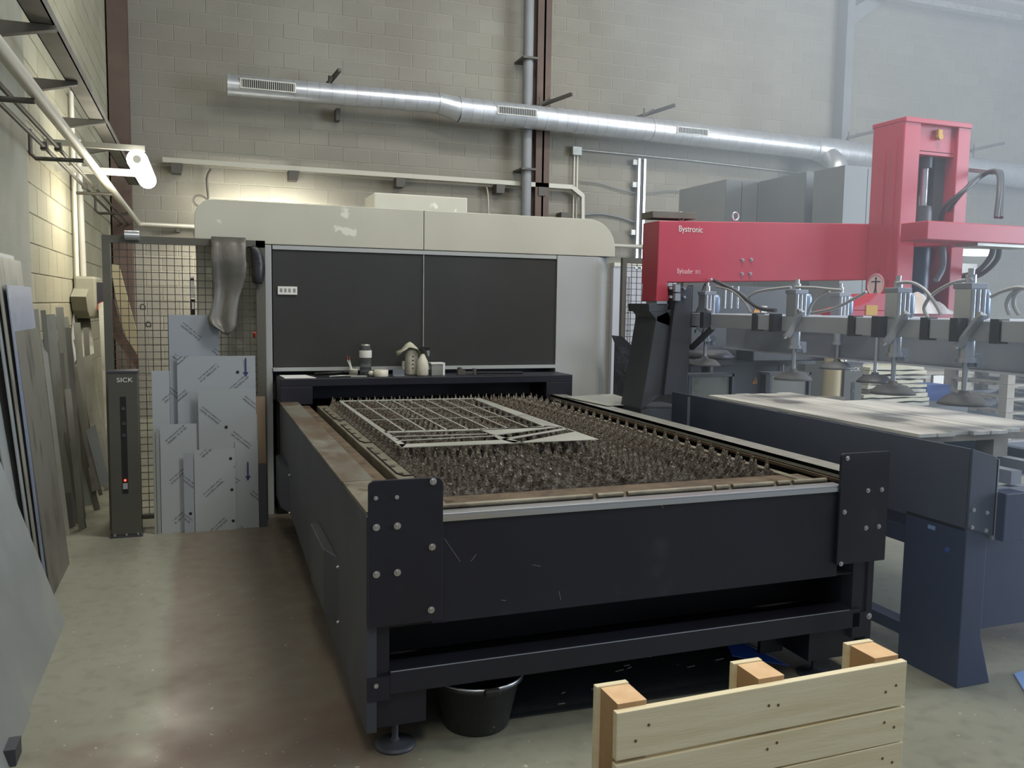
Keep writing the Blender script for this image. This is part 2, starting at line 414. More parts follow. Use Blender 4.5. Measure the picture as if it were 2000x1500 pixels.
# plastered pier on the left wall, steel columns on the back wall
struct('trim_1', B(-1.05, -.98, 4.9, 6.05, 0, 7.4), 'plaster')
c = MB(); c.box(-.95, -.87, 12.15, 12.38, 0, 7.4); c.box(-1.03, -.80, 12.34, 12.38, 0, 7.4); c.box(-1.03, -.80, 12.12, 12.16, 0, 7.4)
struct('trim_2', c, 'browncol')
c = MB(); c.box(4.80, 5.02, 12.2, 12.23, 0, 7.4); c.box(4.80, 5.02, 12.36, 12.4, 0, 7.4); c.box(4.9, 4.93, 12.2, 12.4, 0, 7.4)
struct('trim_3', c, 'browncol')
c = MB(); c.box(10.42, 10.58, 12.15, 12.4, 0, 7.4)
c.prism([(10.58, 12.2, 6.45), (10.58, 12.2, 6.75), (11.3, 12.2, 7.2), (11.3, 12.2, 7.0)], (0, .18, 0))
struct('trim_4', c, 'greycol')
struct('trim_5', B(10.9, 17, 11.9, 12.05, 6.88, 6.98), 'galv')
struct('trim_6', B(6.2, 8.2, 12.3, 12.39, 0, 2.24), 'lilac')
struct('trim_7', B(6.195, 8.2, 12.27, 12.4, 2.24, 2.3), 'pipe')

# thin bluish haze volume added for the veil of daylight glare on the right
hm = bpy.data.materials.new('haze'); hm.use_nodes = True; n_ = hm.node_tree.nodes; n_.remove(n_['Principled BSDF'])
vs_ = n_.new('ShaderNodeVolumeScatter'); vs_.inputs['Color'].default_value = (.72, .85, 1, 1); vs_.inputs['Density'].default_value = .045; vs_.inputs['Anisotropy'].default_value = .15
hm.node_tree.links.new(vs_.outputs[0], n_['Material Output'].inputs['Volume'])
hz = MB().prism([(1.7, .4, .01), (15.5, .4, .01), (15.5, 12.1, .01), (5.3, 12.1, .01)], (0, 0, 7.3)).build('haze', hm); hz['kind'] = 'stuff'; hz['label'] = 'thin bluish haze in the right half of the hall'; hz['category'] = 'haze'

# ------------------------------------------------------------------ services on the back wall
t = thing('drain_pipe', 'grey vertical downpipe beside the brown column on the back wall', 'pipe', (4.62, 12.1, 0))
MB().cyl((4.62, 12.12, 0), (4.62, 12.12, 7.4), .075, n=16).build('pipe', 'greycol', t)
for z in (3.6, 5.2, 6.6): B(4.5, 4.74, 12.0, 12.38, z, z+.03).build('clamp', 'bracket', t)

duct = thing('ventilation_duct', 'long round spiral-wound silver duct running across the back wall', 'duct', (.4, 12, 4.39))
def ductseg(x0, x1, z0, z1, r, name='duct_section', r1=None):
    r1 = r if r1 is None else r1
    d = MB(); d.cyl((x0, 11.95, z0), (x1, 11.95, z1), r, r1, n=32)
    n = int((x1-x0)/.16)
    for i in range(1, n):
        f = i/n; x = x0+(x1-x0)*f; z = z0+(z1-z0)*f
        d.cyl((x-.006, 11.95, z), (x+.006, 11.95, z), r+.004, n=32, cap=True)
    return d.build(name, 'duct', duct)
ductseg(.4, 3.22, 4.39, 4.42, .135)
d = MB(); d.cyl((3.22, 11.95, 4.42), (3.52, 11.95, 4.36), .14, .172, n=32); d.build('reducer', 'duct', duct)
ductseg(3.52, 6.6, 4.36, 4.335, .17); ductseg(6.6, 9.7, 4.335, 4.28, .175)
for x, r, z in ((.4, .138, 4.39), (3.22, .142, 4.42), (3.52, .178, 4.36), (6.6, .178, 4.335), (9.7, .185, 4.28), (9.95, .215, 4.26)):
    MB().cyl((x-.015, 11.95, z), (x+.015, 11.95, z), r+.004, n=32).build('collar', 'duct', duct)
MB().cyl((9.7, 11.95, 4.28), (9.95, 11.95, 4.26), .182, .215, n=32).build('reducer', 'duct', duct)
ductseg(9.95, 15.6, 4.26, 4.1, .215)
MB().tube([(9.95, 11.95, 4.2), (9.92, 11.75, 4.08), (9.90, 11.62, 3.95), (9.9, 11.6, 3.6)], .16, 18, 5).build('branch_duct', 'duct', duct)
def grille(x0, x1, zc, r, h=.09):
    g = MB(); y = 11.95-r-.012
    g.box(x0-.02, x1+.02, y, y+.03, zc-h/2-.015, zc-h/2); g.box(x0-.02, x1+.02, y, y+.03, zc+h/2, zc+h/2+.015)
    g.box(x0-.02, x0, y, y+.03, zc-h/2, zc+h/2); g.box(x1, x1+.02, y, y+.03, zc-h/2, zc+h/2)
    o = g.build('grille', 'galv', duct)
    B(x0, x1, y+.005, y+.03, zc-h/2, zc+h/2).build('grille_back', 'black', o)
    n = int((x1-x0)/.026); b = MB()
    for i in range(n): x = x0+(i+.5)*(x1-x0)/n; b.box(x-.004, x+.004, y+.001, y+.006, zc-h/2, zc+h/2)
    b.build('louvres', 'galv', o)
grille(.56, 1.22, 4.40, .135, .1); grille(4.05, 4.62, 4.37, .17, .09); grille(6.98, 7.5, 4.33, .175, .08)
grille(10.9, 11.5, 4.28, .215, .09)
for px, py, dx in ((645, 125, 0.16), (1070, 178, .5), (1272, 200, .5), (1672, 248, .6), (1915, 280, .6)):
    p = ay(px, py, 11.95); b = MB(); x = p.x-dx*.3
    zt = 4.52 if px < 700 else (4.53 if px < 1300 else 4.49)
    b.bar((x, 12.38, zt+.02), (x+dx*.9, 11.75, zt+.16), .045, .045); b.bar((x+.02, 12.0, zt), (x+dx*.35, 11.9, zt+.1), .04, .03)
    b.cyl((x+.03, 11.95, 4.3), (x+.03, 11.95, zt+.12), .012, n=8)
    b.build('hanger', 'bracket', duct)
B(1.82, 1.88, 12.2, 12.38, 4.12, 4.28).build('hanger', 'bracket', duct)

# top cable duct with its brackets
t = thing('cable_duct', 'cream metal cable duct on brackets above the white machine hood', 'cable duct', (-.4, 12.3, 3.4))
b = MB(); b.box(-.42, 5.42, 12.2, 12.3, 3.39, 3.455); b.build('channel', 'pipe', t)
b = MB(); b.bar((5.42, 12.25, 3.42), (5.6, 12.25, 3.3), .09, .065); b.bar((5.6, 12.25, 3.32), (5.62, 12.25, 2.6), .07, .05); b.build('channel', 'pipe', t)
for px in (346, 574, 783, 978, 1060, 1105):
    p = ay(px, 350, 12.2); z = 3.36 if px < 1100 else 3.0
    MB().prism([(p.x-.07, 12.18, z+.03), (p.x+.07, 12.18, z+.03), (p.x+.05, 12.18, z-.1), (p.x-.07, 12.18, z-.1)], (0, .2, 0)).build('bracket', 'bracket', t)
t = thing('air_pipe', 'pale pipe along the back wall at the height of the fence top', 'pipe', (-.72, 12.25, 2.58))
MB().tube([(-.72, 3.2, 2.58), (-.72, 12.15, 2.58), (-.66, 12.22, 2.58), (7.6, 12.22, 2.56)], .032, 10).build('pipe', 'pipe', t)
for x in (-.25, .1, 6.9): B(x-.02, x+.02, 12.2, 12.39, 2.5, 2.56).build('clamp', 'bracket', t)

t = thing('junction_box', 'small white junction box on the wall under the long duct', 'box', (5.5, 12.3, 4.0))
B(5.44, 5.6, 12.28, 12.38, 3.92, 4.06).build('case', 'galv', t, bevel=.01)
for x in (5.49, 5.545): MB().cyl((x, 12.33, 2.9), (x, 12.33, 3.92), .012, n=8).build('conduit', 'whitepipe', t)
MB().tube([(5.6, 12.34, 4.02), (7.5, 12.35, 4.0), (10.0, 12.35, 3.93)], .014, 8).build('conduit', 'galv', t)
t = thing('cable_ladder', 'vertical steel cable channel on the wall left of the red gantry', 'cable duct', (6.65, 12.3, 2.2))
for x in (6.60, 6.70): B(x-.02, x+.02, 12.28, 12.38, 2.22, 3.95).build('channel', 'silver', t)
B(6.63, 6.67, 12.3, 12.36, 2.22, 3.9).build('cables', 'bracket', t)
for z in (2.75, 3.5, 3.85): B(6.5, 6.58, 12.3, 12.38, z, z+.08).build('clip', 'galv', t)
for i, zz in enumerate((3.02, 3.5)):
    pts = [(5.62+k*.33, 12.36, zz+.05*math.sin(k*1.3+i)-.01*k) for k in range(9)]
    tag(MB().tube(pts, .016 if i == 0 else .009, 6, 4).build('wall_cable', 'greycol'), ['thick grey cable sagging across the wall behind the vertical channel', 'thin grey cable sagging across the wall below the junction box'][i], 'cable')
tag(MB().tube([ay(*p, 12.3) for p in ((412, 330), (405, 343), (404, 360), (407, 388))], .014, 6, 4).build('drop_cable', 'bracket'), 'dark cable dropping from the cable duct behind the left end of the hood', 'cable')
tag(MB().tube([ay(*p, 8.3) for p in ((407, 391), (392, 382), (380, 384), (377, 393), (385, 402), (395, 404))]+[Vector((.06, 8.3, 2.335))], .010, 6, 4).build('cable_loop', 'bracket'), 'loop of dark cable over the left corner of the hood', 'cable')
tag(MB().tube([ay(*p, 12.3) for p in ((950, 365), (953, 380), (955, 430))], .012, 6, 4).build('flexible_conduit', 'pipe'), 'pale flexible conduit hanging from the cable duct left of the downpipe', 'cable')

# ------------------------------------------------------------------ services on the left wall
t = thing('wall_conduit', 'pair of pale vertical conduits above the isolator box on the left wall', 'pipe', (-1.02, 8.6, 1.8))
MB().cyl((-1.02, 8.5, 1.75), (-1.02, 8.5, 3.4), .02, n=8).build('conduit', 'whitepipe', t)
MB().cyl((-1.02, 8.95, 1.75), (-1.02, 8.85, 3.05), .028, n=10).build('conduit', 'whitepipe', t)
t = thing('isolator_box', 'grey isolator box with a red rotary knob at the foot of the conduits', 'box', (-1.04, 8.6, 1.4))
B(-1.04, -.86, 8.42, 8.95, 1.43, 1.80).build('case', 'boxgrey', t, bevel=.02)
MB().prism([(-1.04, 8.2, 1.62), (-1.04, 8.45, 1.7), (-1.04, 8.45, 1.44), (-1.04, 8.3, 1.5)], (.12, 0, 0)).build('cover', 'boxgrey', t)
MB().cyl((-.8, 8.42, 1.53), (-.8, 8.32, 1.53), .05, n=12).build('knob', 'redknob', t)
B(-.86, -.75, 8.5, 8.6, 1.6, 1.66).build('knob_label', 'white', t); B(-.86, -.78, 8.46, 8.9, 1.48, 1.75).build('switch_face', 'ink', t)

t = thing('cable_tray', 'long dark perforated cable tray on arms high on the left wall', 'cable tray', (-.85, 7, 3.0))
xt0 = (az(33, 0, 3.05).x+az(118, 143, 3.05).x)/2; xt1 = -.70
b = MB(); b.box(xt0, xt1, 3.2, 12.0, 3.05, 3.058); b.box(xt0, xt0+.006, 3.2, 12.0, 3.05, 3.11); b.box(xt1-.006, xt1, 3.2, 12.0, 3.05, 3.11); b.build('tray_channel', 'tray', t)
for y, xe in ((3.9, -.70), (5.24, -.69), (6.5, -.74), (7.79, -.69), (9.1, -.74), (10.5, -.74)):
    b = MB(); b.prism([(-1.046, y, 3.045), (xe, y, 3.045), (xe, y, 3.025), (-1.046, y, 2.95)], (0, .05, 0)); b.build('arm', 'bracket', t)
t = thing('twin_pipes', 'two thin dark pipes side by side on hooked rods along the left wall', 'pipe', (-.9, 7, 2.56))
for x in (-.92, -.84):
    MB().tube([(x, 3.2, 2.57), (x, 12.2, 2.57)], .013, 8).build('pipe', 'bracket', t)
    for y in (6.3, 8.35): B(x-.02, x+.02, y-.03, y+.03, 2.55, 2.6).build('clip', 'bracket', t)
for y in (4.7, 6.55, 8.5, 10.35):
    MB().tube([(-1.04, y, 2.72), (-1.04, y, 2.56), (-1.01, y, 2.53), (-.72, y, 2.535)], .014, 8).build('hook', 'bracket', t)

t = thing('tube_lamp', 'lit fluorescent tube lamp on brackets in the left corner', 'lamp', (-.5, 9, 2.8))
p0, p1 = ax(268, 312, -.42), ax(288, 352, -.42)
MB().cyl(p0, p1, .075, n=16).build('tube', 'lamp', t)
d = (p1-p0).normalized(); MB().cyl(p0-d*.04, p0, .03, n=12).build('end_cap', 'whitepipe', t)
b = MB(); b.bar((-1.05, p0.y+.1, p0.z+.10), (p0.x+.05, p0.y+.1, p0.z+.10), .04, .04); b.build('arm', 'boxgrey', t)
b = MB(); b.bar((-1.05, p0.y+.6, p0.z-.02), (p0.x, p0.y+.6, p0.z-.02), .05, .05); b.build('arm', 'whitepipe', t)
l = bpy.data.lights.new('tube_glow', 'POINT'); l.energy = 50; l.color = (1, .93, .76); l.shadow_soft_size = .3
lo = bpy.data.objects.new('tube_glow', l); C.objects.link(lo); lo.location = (-.45, (p0.y+p1.y)/2, p0.z-.22)
l2 = bpy.data.lights.new('hidden_tube_glow', 'AREA'); l2.shape = 'RECTANGLE'; l2.size = 1.2; l2.size_y = .1; l2.energy = 70; l2.color = (1, .95, .8)
t = thing('back_tube_lamp', 'lit fluorescent tube hidden behind the hood at the back wall', 'lamp', (.9, 11.9, 2.6))
MB().cyl((.3, 11.9, 2.62), (1.5, 11.9, 2.62), .03, n=10).build('tube', 'lamp', t)
B(.3, 1.5, 11.95, 12.38, 2.55, 2.6).build('arm', 'galv', t)
lo = bpy.data.objects.new('hidden_tube_glow', l2); C.objects.link(lo); lo.location = (.9, 11.8, 2.62); lo.rotation_euler = (math.radians(62), 0, 0)

# right-hand lamp behind the loader, with the lit white panel below it
t = thing('tube_lamp', 'lit tube lamp under the red arm, behind the loader tower', 'lamp', (12.9, 11.6, 2.6))
pa, pb = ay(1878, 493, 11.6), ay(1932, 494, 11.6)
MB().cyl(pa, pb, .06, n=14).build('tube', 'lampcool', t)
B(pa.x-.1, pb.x+.3, 11.5, 12.39, pa.z+.1, pa.z+.15).build('housing', 'galv', t)
tag(B(13.0, 13.75, 12.2, 12.35, 1.7, 2.5).build('wall_board', 'litpanel'), 'white board on the wall directly below the right-hand tube lamp', 'board')

# ------------------------------------------------------------------ laser cutting machine cabinet
YC = 6.55
cab = thing('laser_cutting_machine', 'large pale grey machine housing with rounded hood and two dark window doors', 'machine', (1.6, YC, 0))
def rrect(x0, x1, z0, z1, y, rt_l, rt_r, n=8):
    pts = [(x0, y, z0), (x1, y, z0)]
    for i in range(n+1): a = PI/2*i/n; pts.append((x1-rt_r+rt_r*math.cos(a), y, z1-rt_r+rt_r*math.sin(a)))
    for i in range(n+1): a = PI/2+PI/2*i/n; pts.append((x0+rt_l+rt_l*math.cos(a), y, z1-rt_l+rt_l*math.sin(a)))
    return pts
# hood: rounded at the upper corners and along the front
pts = rrect(-.025, 3.31, 2.02, 2.325, YC, .13, .24)
hood_l = MB().prism([p for p in rrect(-.025, 1.648, 2.02, 2.325, YC, .13, .004, 6)], (0, 1.9, 0)).build('hood_half', 'hood', cab, bevel=.012)
hood_r = MB().prism([p for p in rrect(1.653, 3.31, 2.02, 2.325, YC, .004, .24, 10)], (0, 1.9, 0)).build('hood_half', 'hood', cab, bevel=.012)
B(.45, .502, YC, YC+1.8, .0, 2.015).build('side_column', 'greypaint', cab, bevel=.004)
# right flank, wrapped round in a soft curve
xr = 3.31; fl = [(2.783, YC), (3.12, YC)]
for i in range(1, 9): a = PI/2*i/8; fl.append((3.12+.19*math.sin(a), YC+.19-.19*math.cos(a)))
fl += [(xr, YC+1.85), (2.783, YC+1.85)]
o = MB().prism([(x, y, 0.0) for x, y in fl], (0, 0, 2.015)).build('side_panel', 'greypaint', cab)
B(-.02, .45, YC+.3, YC+1.8, 0, 2.015).build('rear_panel', 'hood', cab)
B(.502, 2.783, YC+.12, YC+1.6, 0.86, 2.02).build('inner_body', 'charcoal', cab)
B(.51, 2.775, YC-.0, YC+.06, 1.985, 2.015).build('header_strip', 'greypaint', cab)
for x0, x1 in ((.51, 1.645), (1.655, 2.775)):
    B(x0, x1, YC+.01, YC+.05, 1.115, 1.98).build('window_door', 'window', cab)
B(1.646, 1.654, YC+.0, YC+.05, 1.115, 1.98).build('door_seal', 'galv', cab)
B(.505, 2.78, YC-.01, YC+.05, 1.085, 1.112).build('sill_strip', 'greypaint', cab)
lb = B(.545, .685, YC-.001, YC+.01, 1.655, 1.715).build('label_sticker', 'white', cab, label='small white paper label')
for x in (.56, .59, .62, .655): B(x, x+.018, YC-.0018, YC-.0008, 1.672, 1.70).build('print', 'galv', lb)
# black shelf and the tunnel the table slides into
sh = MB(); sh.box(.525, 2.785, 6.2, YC+.01, 1.0, 1.055); sh.box(.525, .75, 6.2, YC+.01, .87, 1.0); sh.box(2.56, 2.785, 6.2, YC+.01, .87, 1.0)
sh.build('shelf', 'navy', cab, bevel=.004)
tn = MB(); tn.box(.53, .6, YC, 8.3, .0, 1.05); tn.box(2.72, 2.78, YC, 8.3, 0, 1.05); tn.box(.53, 2.78, 8.3, 8.35, 0, 1.05)
tn.build('tunnel', 'black', cab)
B(2.60, 2.64, 6.3, 6.36, .93, 1.0).build('stop_post', 'greycol', cab)
box_t = thing('roof_box', 'low cream box standing on the roof of the machine hood', 'box', (2.0, 8.2, 2.32))
B(1.53, 2.43, 7.95, 8.44, 2.326, 2.62).build('case', 'hood', box_t, bevel=.01)

# ------------------------------------------------------------------ shuttle table (cutting bed)
bed = thing('cutting_table', 'dark navy shuttle table with rows of toothed slats in front of the machine', 'machine', (1.6, 4.5, 0))
XL, XR, YF, YB = .52, 2.72, 2.84, 6.2
s = MB(); s.prism([(XL, YF, .105), (XL, YF, .875), (XL, YB, .875), (XL, YB, .3), (XL, 3.1, .105)], (.035, 0, 0)); s.build('side_frame', 'charcoal', bed)
s = MB(); s.prism([(XR-.03, YF, .105), (XR-.03, YF, .875), (XR-.03, YB, .875), (XR-.03, YB, .3), (XR-.03, 3.1, .105)], (.03, 0, 0)); s.build('side_frame', 'navy', bed)
# left top plate (rusty), stepped bright end, channel and inner rail
B(XL, .648, 3.38, YB, .876, .892).build('cover_plate', 'rustplate', bed, bevel=.003)
B(XL+.004, .648, YF+.02, 3.38, .874, .888).build('end_plate', 'bedrail', bed)
B(.64, .652, YF+.02, YB, .78, .874).build('channel_wall', 'dark_pit', bed)
B(.664, .725, YF+.02, YB, .80, .862).build('guide_rail', 'rust', bed, label='rusty guide rail in the channel')
B(.66, .75, YF+.02, YB, .60, .80).build('channel_floor', 'dark_pit', bed)
r = MB(); r.box(.765, .84, 2.95, 6.1, .74, .872); r.build('slat_holder', 'bedrail', bed, bevel=.004)
for y in [3.2+.17*i for i in range(17)]: B(.79, .81, y, y+.03, .8722, .8735).build('slot', 'dark_pit', bed)
for y0, y1 in ((3.5, 4.25), (4.4, 5.1), (5.3, 5.9)):
    MB().tube([(.783, y1, .874), (.783, y0+.06, .874), (.80, y0, .874), (.835, y0, .874)], .004, 5).build('weld_seam', 'dark_pit', bed)
# right rail
rb = MB(); rb.box(2.60, 2.725, YF+.03, 6.2, .886, .90); rb.box(2.60, 2.612, YF+.03, 6.2, .872, .90); rb.build('right_cover', 'galv', bed)
rb = MB(); rb.box(2.585, 2.60, YF+.03, 6.2, .855, .868); rb.box(2.56, 2.60, YF+.03, 6.2, .70, .80); rb.build('right_guide', 'rust', bed)
B(2.43, 2.47, 2.95, 6.1, .74, .865).build('slat_holder', 'bedrail', bed)
B(.84, 2.43, 2.98, 8.2, .50, .56).build('pit_floor', 'dark_pit', bed)
# slats: one toothed sheet-metal strip each
def slat_mesh(seed):
    rr = random.Random(seed); x0, x1, p = .845, 2.425, .0605; n = int((x1-x0)/p)
    top = []
    for i in range(n):
        c = x0+(i+.5)*p+rr.uniform(-.0015, .0015); zt = .9325-rr.choice((0, 0, .001, .003, .008)); u = rr.uniform
        top += [(c-.0275, .868), (c-.019, .876+u(-.002, .002)), (c-.0125, .893+u(-.002, .002)), (c-.0065+u(-.001, .001), .913), (c-.0025, zt), (c+.0025, zt), (c+.0065+u(-.001, .001), .913), (c+.0125, .893+u(-.002, .002)), (c+.019, .876+u(-.002, .002)), (c+.0275, .868)]
    m = MB(); vs = []; N = len(top)
    top[0] = (x0, .868); top[-1] = (x1, .868)
    for s_ in (-1, 1):
        for (x, z) in top: vs.append((x, s_*rr.uniform(.0015, .0035), z))
        for (x, z) in top: vs.append((x, s_*.002, .74))
    fs = []
    for i in range(N-1):
        fs += [(N+i, N+i+1, i+1, i), (2*N+i, 2*N+i+1, 3*N+i+1, 3*N+i), (i, i+1, 2*N+i+1, 2*N+i)]
    m.add(vs, fs)
    for i in range(n):          # slag beads clinging to the teeth
        c = x0+(i+.5)*p
        for k in range(2):
            z = rr.uniform(.872, .918); r_ = rr.uniform(.003, .006)
            m.lathe([(0, -r_*1.3), (r_, -r_*.3), (r_*.8, r_*.6), (0, r_*1.4)], (c+rr.uniform(-.008, .008), -.003, z), 5)
    me = bpy.data.meshes.new('slat'); me.from_pydata(m.v, [], m.f); me.materials.append(M['slat']); return me
sm = [slat_mesh(k) for k in range(4)]
ny = 27
for i in range(ny):
    o = bpy.data.objects.new('slat', sm[i % 4]); C.objects.link(o); o.parent = bed
    o.location = Vector((0, 3.165+i*.1125, 0))-wloc(bed)
# front face
B(XL+.23, XR-.2, YF+.0, YF+.02, .475, .845).build('front_plate', 'navy', bed)
l_ = MB(); l_.box(.782, 2.52, YF-.012, YF+.012, .842, .862); l_.box(.782, 2.52, YF-.012, YF+.05, .862, .87); l_.build('front_lip', 'bolt', bed, bevel=.002)
fb = MB()
x = .80
for x1 in (1.42, 1.55, 1.95, 2.03, 2.25, 2.33, 2.52): fb.cyl((x, 2.91, .876), (x1-.02, 2.91, .876), .011, n=10); x = x1
fb.build('front_tube', 'bedrail', bed)
B(.79, 2.52, 2.90, 3.12, .80, .862).build('slat_holder', 'rust', bed)
B(XL+.06, XR-.03, YF+.30, YF+.32, .26, .80).build('recess_back', 'black', bed)
B(XL+.06, XR-.04, YF+.10, 6.1, .235, .245).build('shade_sheet', 'black', bed); B(XL+.05, XR-.05, YF+.02, YF+.3, .47, .475).build('recess_top', 'black', bed)  # black sheet added under the table so the gap below the bed stays dark
bm_ = MB(); bm_.box(.60, 2.66, YF, YF+.10, .235, .318); bm_.build('bottom_beam', 'navy', bed, bevel=.003); B(.605, 2.60, YF-.0012, YF+.0015, .316, .3188).build('edge_highlight', 'greybeam', bed)  # pale strip stands in for the highlight along the beam's top edge
B(.5225, .60, YF-.004, YF+.10, .22, .305).build('beam_end', 'navy', bed); B(2.62, 2.69, YF, YF+.1, .19, .30).build('beam_end', 'navy', bed)
B(.53, .602, YF+.012, YF+.08, .30, .50).build('corner_post', 'navy', bed); B(2.62, 2.688, YF+.012, YF+.08, .30, .60).build('corner_post', 'navy', bed)
# corner plates with bolts
def plate(x0, x1, z0, z1, y, rl, rrd):
    return MB().prism(rrect(x0, x1, z0, z1, y, rl, rrd, 6), (0, .014, 0))
plate(.523, .784, .492, 1.003, YF-.022, .02, .025).build('corner_plate', 'navy', bed, bevel=.0015)
plate(2.50, 2.755, .53, 1.005, YF-.022, .015, .008).build('corner_plate', 'navy', bed, bevel=.0015)
def bolts(pts, Y, r, par, name='bolt', m='bolt'):
    for px, py in pts: c = ay(px, py, Y); disc_bolt(c, r, (0, -1, 0)).build(name, m, par)
yb = YF-.022
bolts(((846, 940), (844, 1068), (735, 1030), (776, 1027), (735, 1122), (776, 1118), (842, 1191)), yb, .0125, bed)
bolts(((734, 973), (775, 971)), yb, .0075, bed)
bolts(((734, 1339), (1697, 1203)), YF, .014, bed)
bolts(((1655, 895), (1695, 958), (1722, 956), (1649, 1000), (1691, 1031), (1716, 1028), (1642, 1101)), yb, .0105, bed)
for p_, q_ in (((868, 1052), (899, 1097)), ((812, 1023), (808, 1032)), ((1040, 1103), (1056, 1106)), ((930, 1083), (920, 1096)), ((980, 1172), (988, 1173)), ((1290, 985), (1296, 992)), ((1092, 1155), (1095, 1172))):
    MB().bar(ay(*p_, YF-.0005), ay(*q_, YF-.0005), .0012, .0012).build('scratch', 'galv', bed)
# legs and feet
lg = MB(); lg.box(.532, .74, YF+.03, YF+.06, .105, .24); lg.box(.532, .56, YF+.03, YF+.3, .105, .24); lg.build('leg', 'navy', bed)
lg = MB(); lg.box(2.42, 2.66, YF+.03, YF+.06, .10, .24); lg.box(2.42, 2.45, YF+.06, YF+.22, .10, .24); lg.build('leg', 'navy', bed); B(2.3, 2.42, YF+.2, YF+.22, .08, .26).build('hanging_plate', 'navy', bed)
for x, y in ((.64, 2.93), (2.52, 2.95), (.64, 5.9), (2.52, 5.9)):
    f_ = MB(); f_.lathe([(0, .0), (.075, .0), (.075, .008), (.06, .016), (.02, .02), (.012, .03), (.012, .26), (0, .26)], (x, y, 0), 28); f_.build('foot', 'charcoal', bed)
B(.60, .66, 5.85, 5.95, .2, .5).build('leg', 'navy', bed); B(2.5, 2.58, 5.85, 5.95, .2, .5).build('leg', 'navy', bed)
# chamfered pockets on the left side
for y0, y1, z0, z1 in ((3.50, 4.12, .27, .545), (5.54, 6.12, .25, .535)):
    MB().prism([(XL, y0, z0), (XL-.04, y0+.14, z0), (XL-.04, y1-.04, z0), (XL, y1, z0)], (0, 0, z1-z0)).build('side_pocket', 'charcoal', bed, bevel=.002)
    for z in (z1-.035, z0+.005): disc_bolt((XL, y0-.02, z), .010, (-1, 0, 0)).build('bolt', 'bolt', bed)

# ------------------------------------------------------------------ cut skeleton sheet lying on the tips
zs = .9335
def q(px, py): return az(px, py, zs)
sk = MB()
def strip(a, b, w):
    a, b = Vector(a), Vector(b); d = (b-a).normalized(); n = Vector((-d.y, d.x, 0))*w/2
    sk.prism([a-n, b-n, b+n, a+n], (0, 0, .003))
def k_(x, y): return q(600+x/3.448, 760+y/3.448)
def poly_(*pts): sk.prism([k_(*p) for p in pts], (0, 0, .003))
poly_((215, 86), (236, 84), (664, 378), (640, 396)); poly_((640, 396), (600, 376), (1000, 359), (1330, 344), (1430, 356), (1480, 364))
poly_((530, 297), (516, 288), (1165, 270), (1180, 278)); poly_((1165, 277), (1500, 258), (1608, 250), (1700, 256), (1258, 314))
poly_((1165, 270), (1600, 256), (1620, 260), (1165, 280)); poly_((1236, 304), (1270, 313), (1432, 356), (1395, 366), (1290, 340))
poly_((1300, 339), (1745, 264), (1765, 270), (1330, 346)); poly_((1405, 366), (1806, 289), (1965, 342))
poly_((1114, 66), (1162, 62), (1965, 342), (1806, 290), (1700, 256), (1600, 256)); poly_((225, 86), (215, 80), (1130, 62), (1140, 67))
for x0, y0, x1, y1 in ((340, 80, 660, 288), (455, 78, 803, 284), (570, 76, 948, 280), (680, 74, 1090, 275), (790, 71, 1225, 270), (900, 68, 1352, 266), (1005, 66, 1490, 260)): strip(k_(x0, y0), k_(x1, y1), .011)
for x0, y0, x1, y1 in ((310, 136, 1330, 122), (410, 210, 1450, 182)): strip(k_(x0, y0), k_(x1, y1), .008)
for x0, y0, x1, y1 in ((570, 323, 1212, 304), (600, 350, 1262, 318)): strip(k_(x0, y0), k_(x1, y1), .018)
tag(sk.build('cut_sheet', 'sheetmetal'), 'skeleton sheet of cut metal with a lattice of openings lying on the slats', 'metal sheet')
# stray plate across the right rail
pl = [az(1103, 776, .905), az(1196, 770, .905), az(1266, 791, .905), az(1186, 793, .905)]
tag(MB().prism(pl, (0, 0, .004)).build('metal_plate', 'sheetmetal'), 'loose metal plate lying across the far end of the right rail', 'metal sheet')

# ------------------------------------------------------------------ things on the black shelf
ZS = 1.056
def on(px, py): p = az(px, py, ZS); return p
pp = [(.56, 6.24), (.78, 6.24), (.735, 6.5), (.545, 6.5)]
tag(MB().prism([(x, y, ZS) for x, y in pp], (0, 0, .004)).build('paper_pile', 'white'), 'white papers lying at the left end of the black shelf', 'paper')
c = Vector((1.17, 6.42, ZS)); t = thing('plastic_bottle', 'clear jar-shaped bottle with a white band on the black shelf', 'bottle', c)
MB().lathe([(0, 0), (.042, 0), (.045, .01), (.043, .06), (.046, .065), (.043, .07), (.046, .11), (.045, .2), (.03, .225), (.03, .23)], c, 20).build('body', 'glass', t)
MB().lathe([(.0465, .135), (.0475, .14), (.0475, .185), (.0465, .19)], c, 20).build('band', 'white', t)
MB().lathe([(.032, .218), (.034, .22), (.034, .235), (0, .235)], c, 16).build('cap', 'galv', t)
c = Vector((1.075, 6.4, ZS)); t = thing('brush_pot', 'short open tin with two brushes standing left of the clear bottle', 'pot', c)
MB().lathe([(0, 0), (.033, 0), (.035, .045), (.037, .05), (.031, .05), (.03, .006), (0, .006)], c, 18).build('tin', 'offwhite', t)
for i, dx in enumerate((-.045, -.03)):
    b = MB().cyl(c+Vector((0, 0, .01)), c+Vector((dx, .0, .12)), .004, n=6).build('brush', 'white', t)
    MB().cyl(c+Vector((dx, 0, .12)), c+Vector((dx*1.15, 0, .145)), .007, n=6).build('bristles', 'brush', b)
c = Vector((1.265, 6.30, ZS)); t = tag(MB().lathe([(.022, 0), (.052, 0), (.053, .004), (.053, .05), (.022, .05), (.022, 0)], c, 28).build('tape_roll', 'offwhite'), 'cream roll of tape lying flat right of the clear bottle', 'tape')
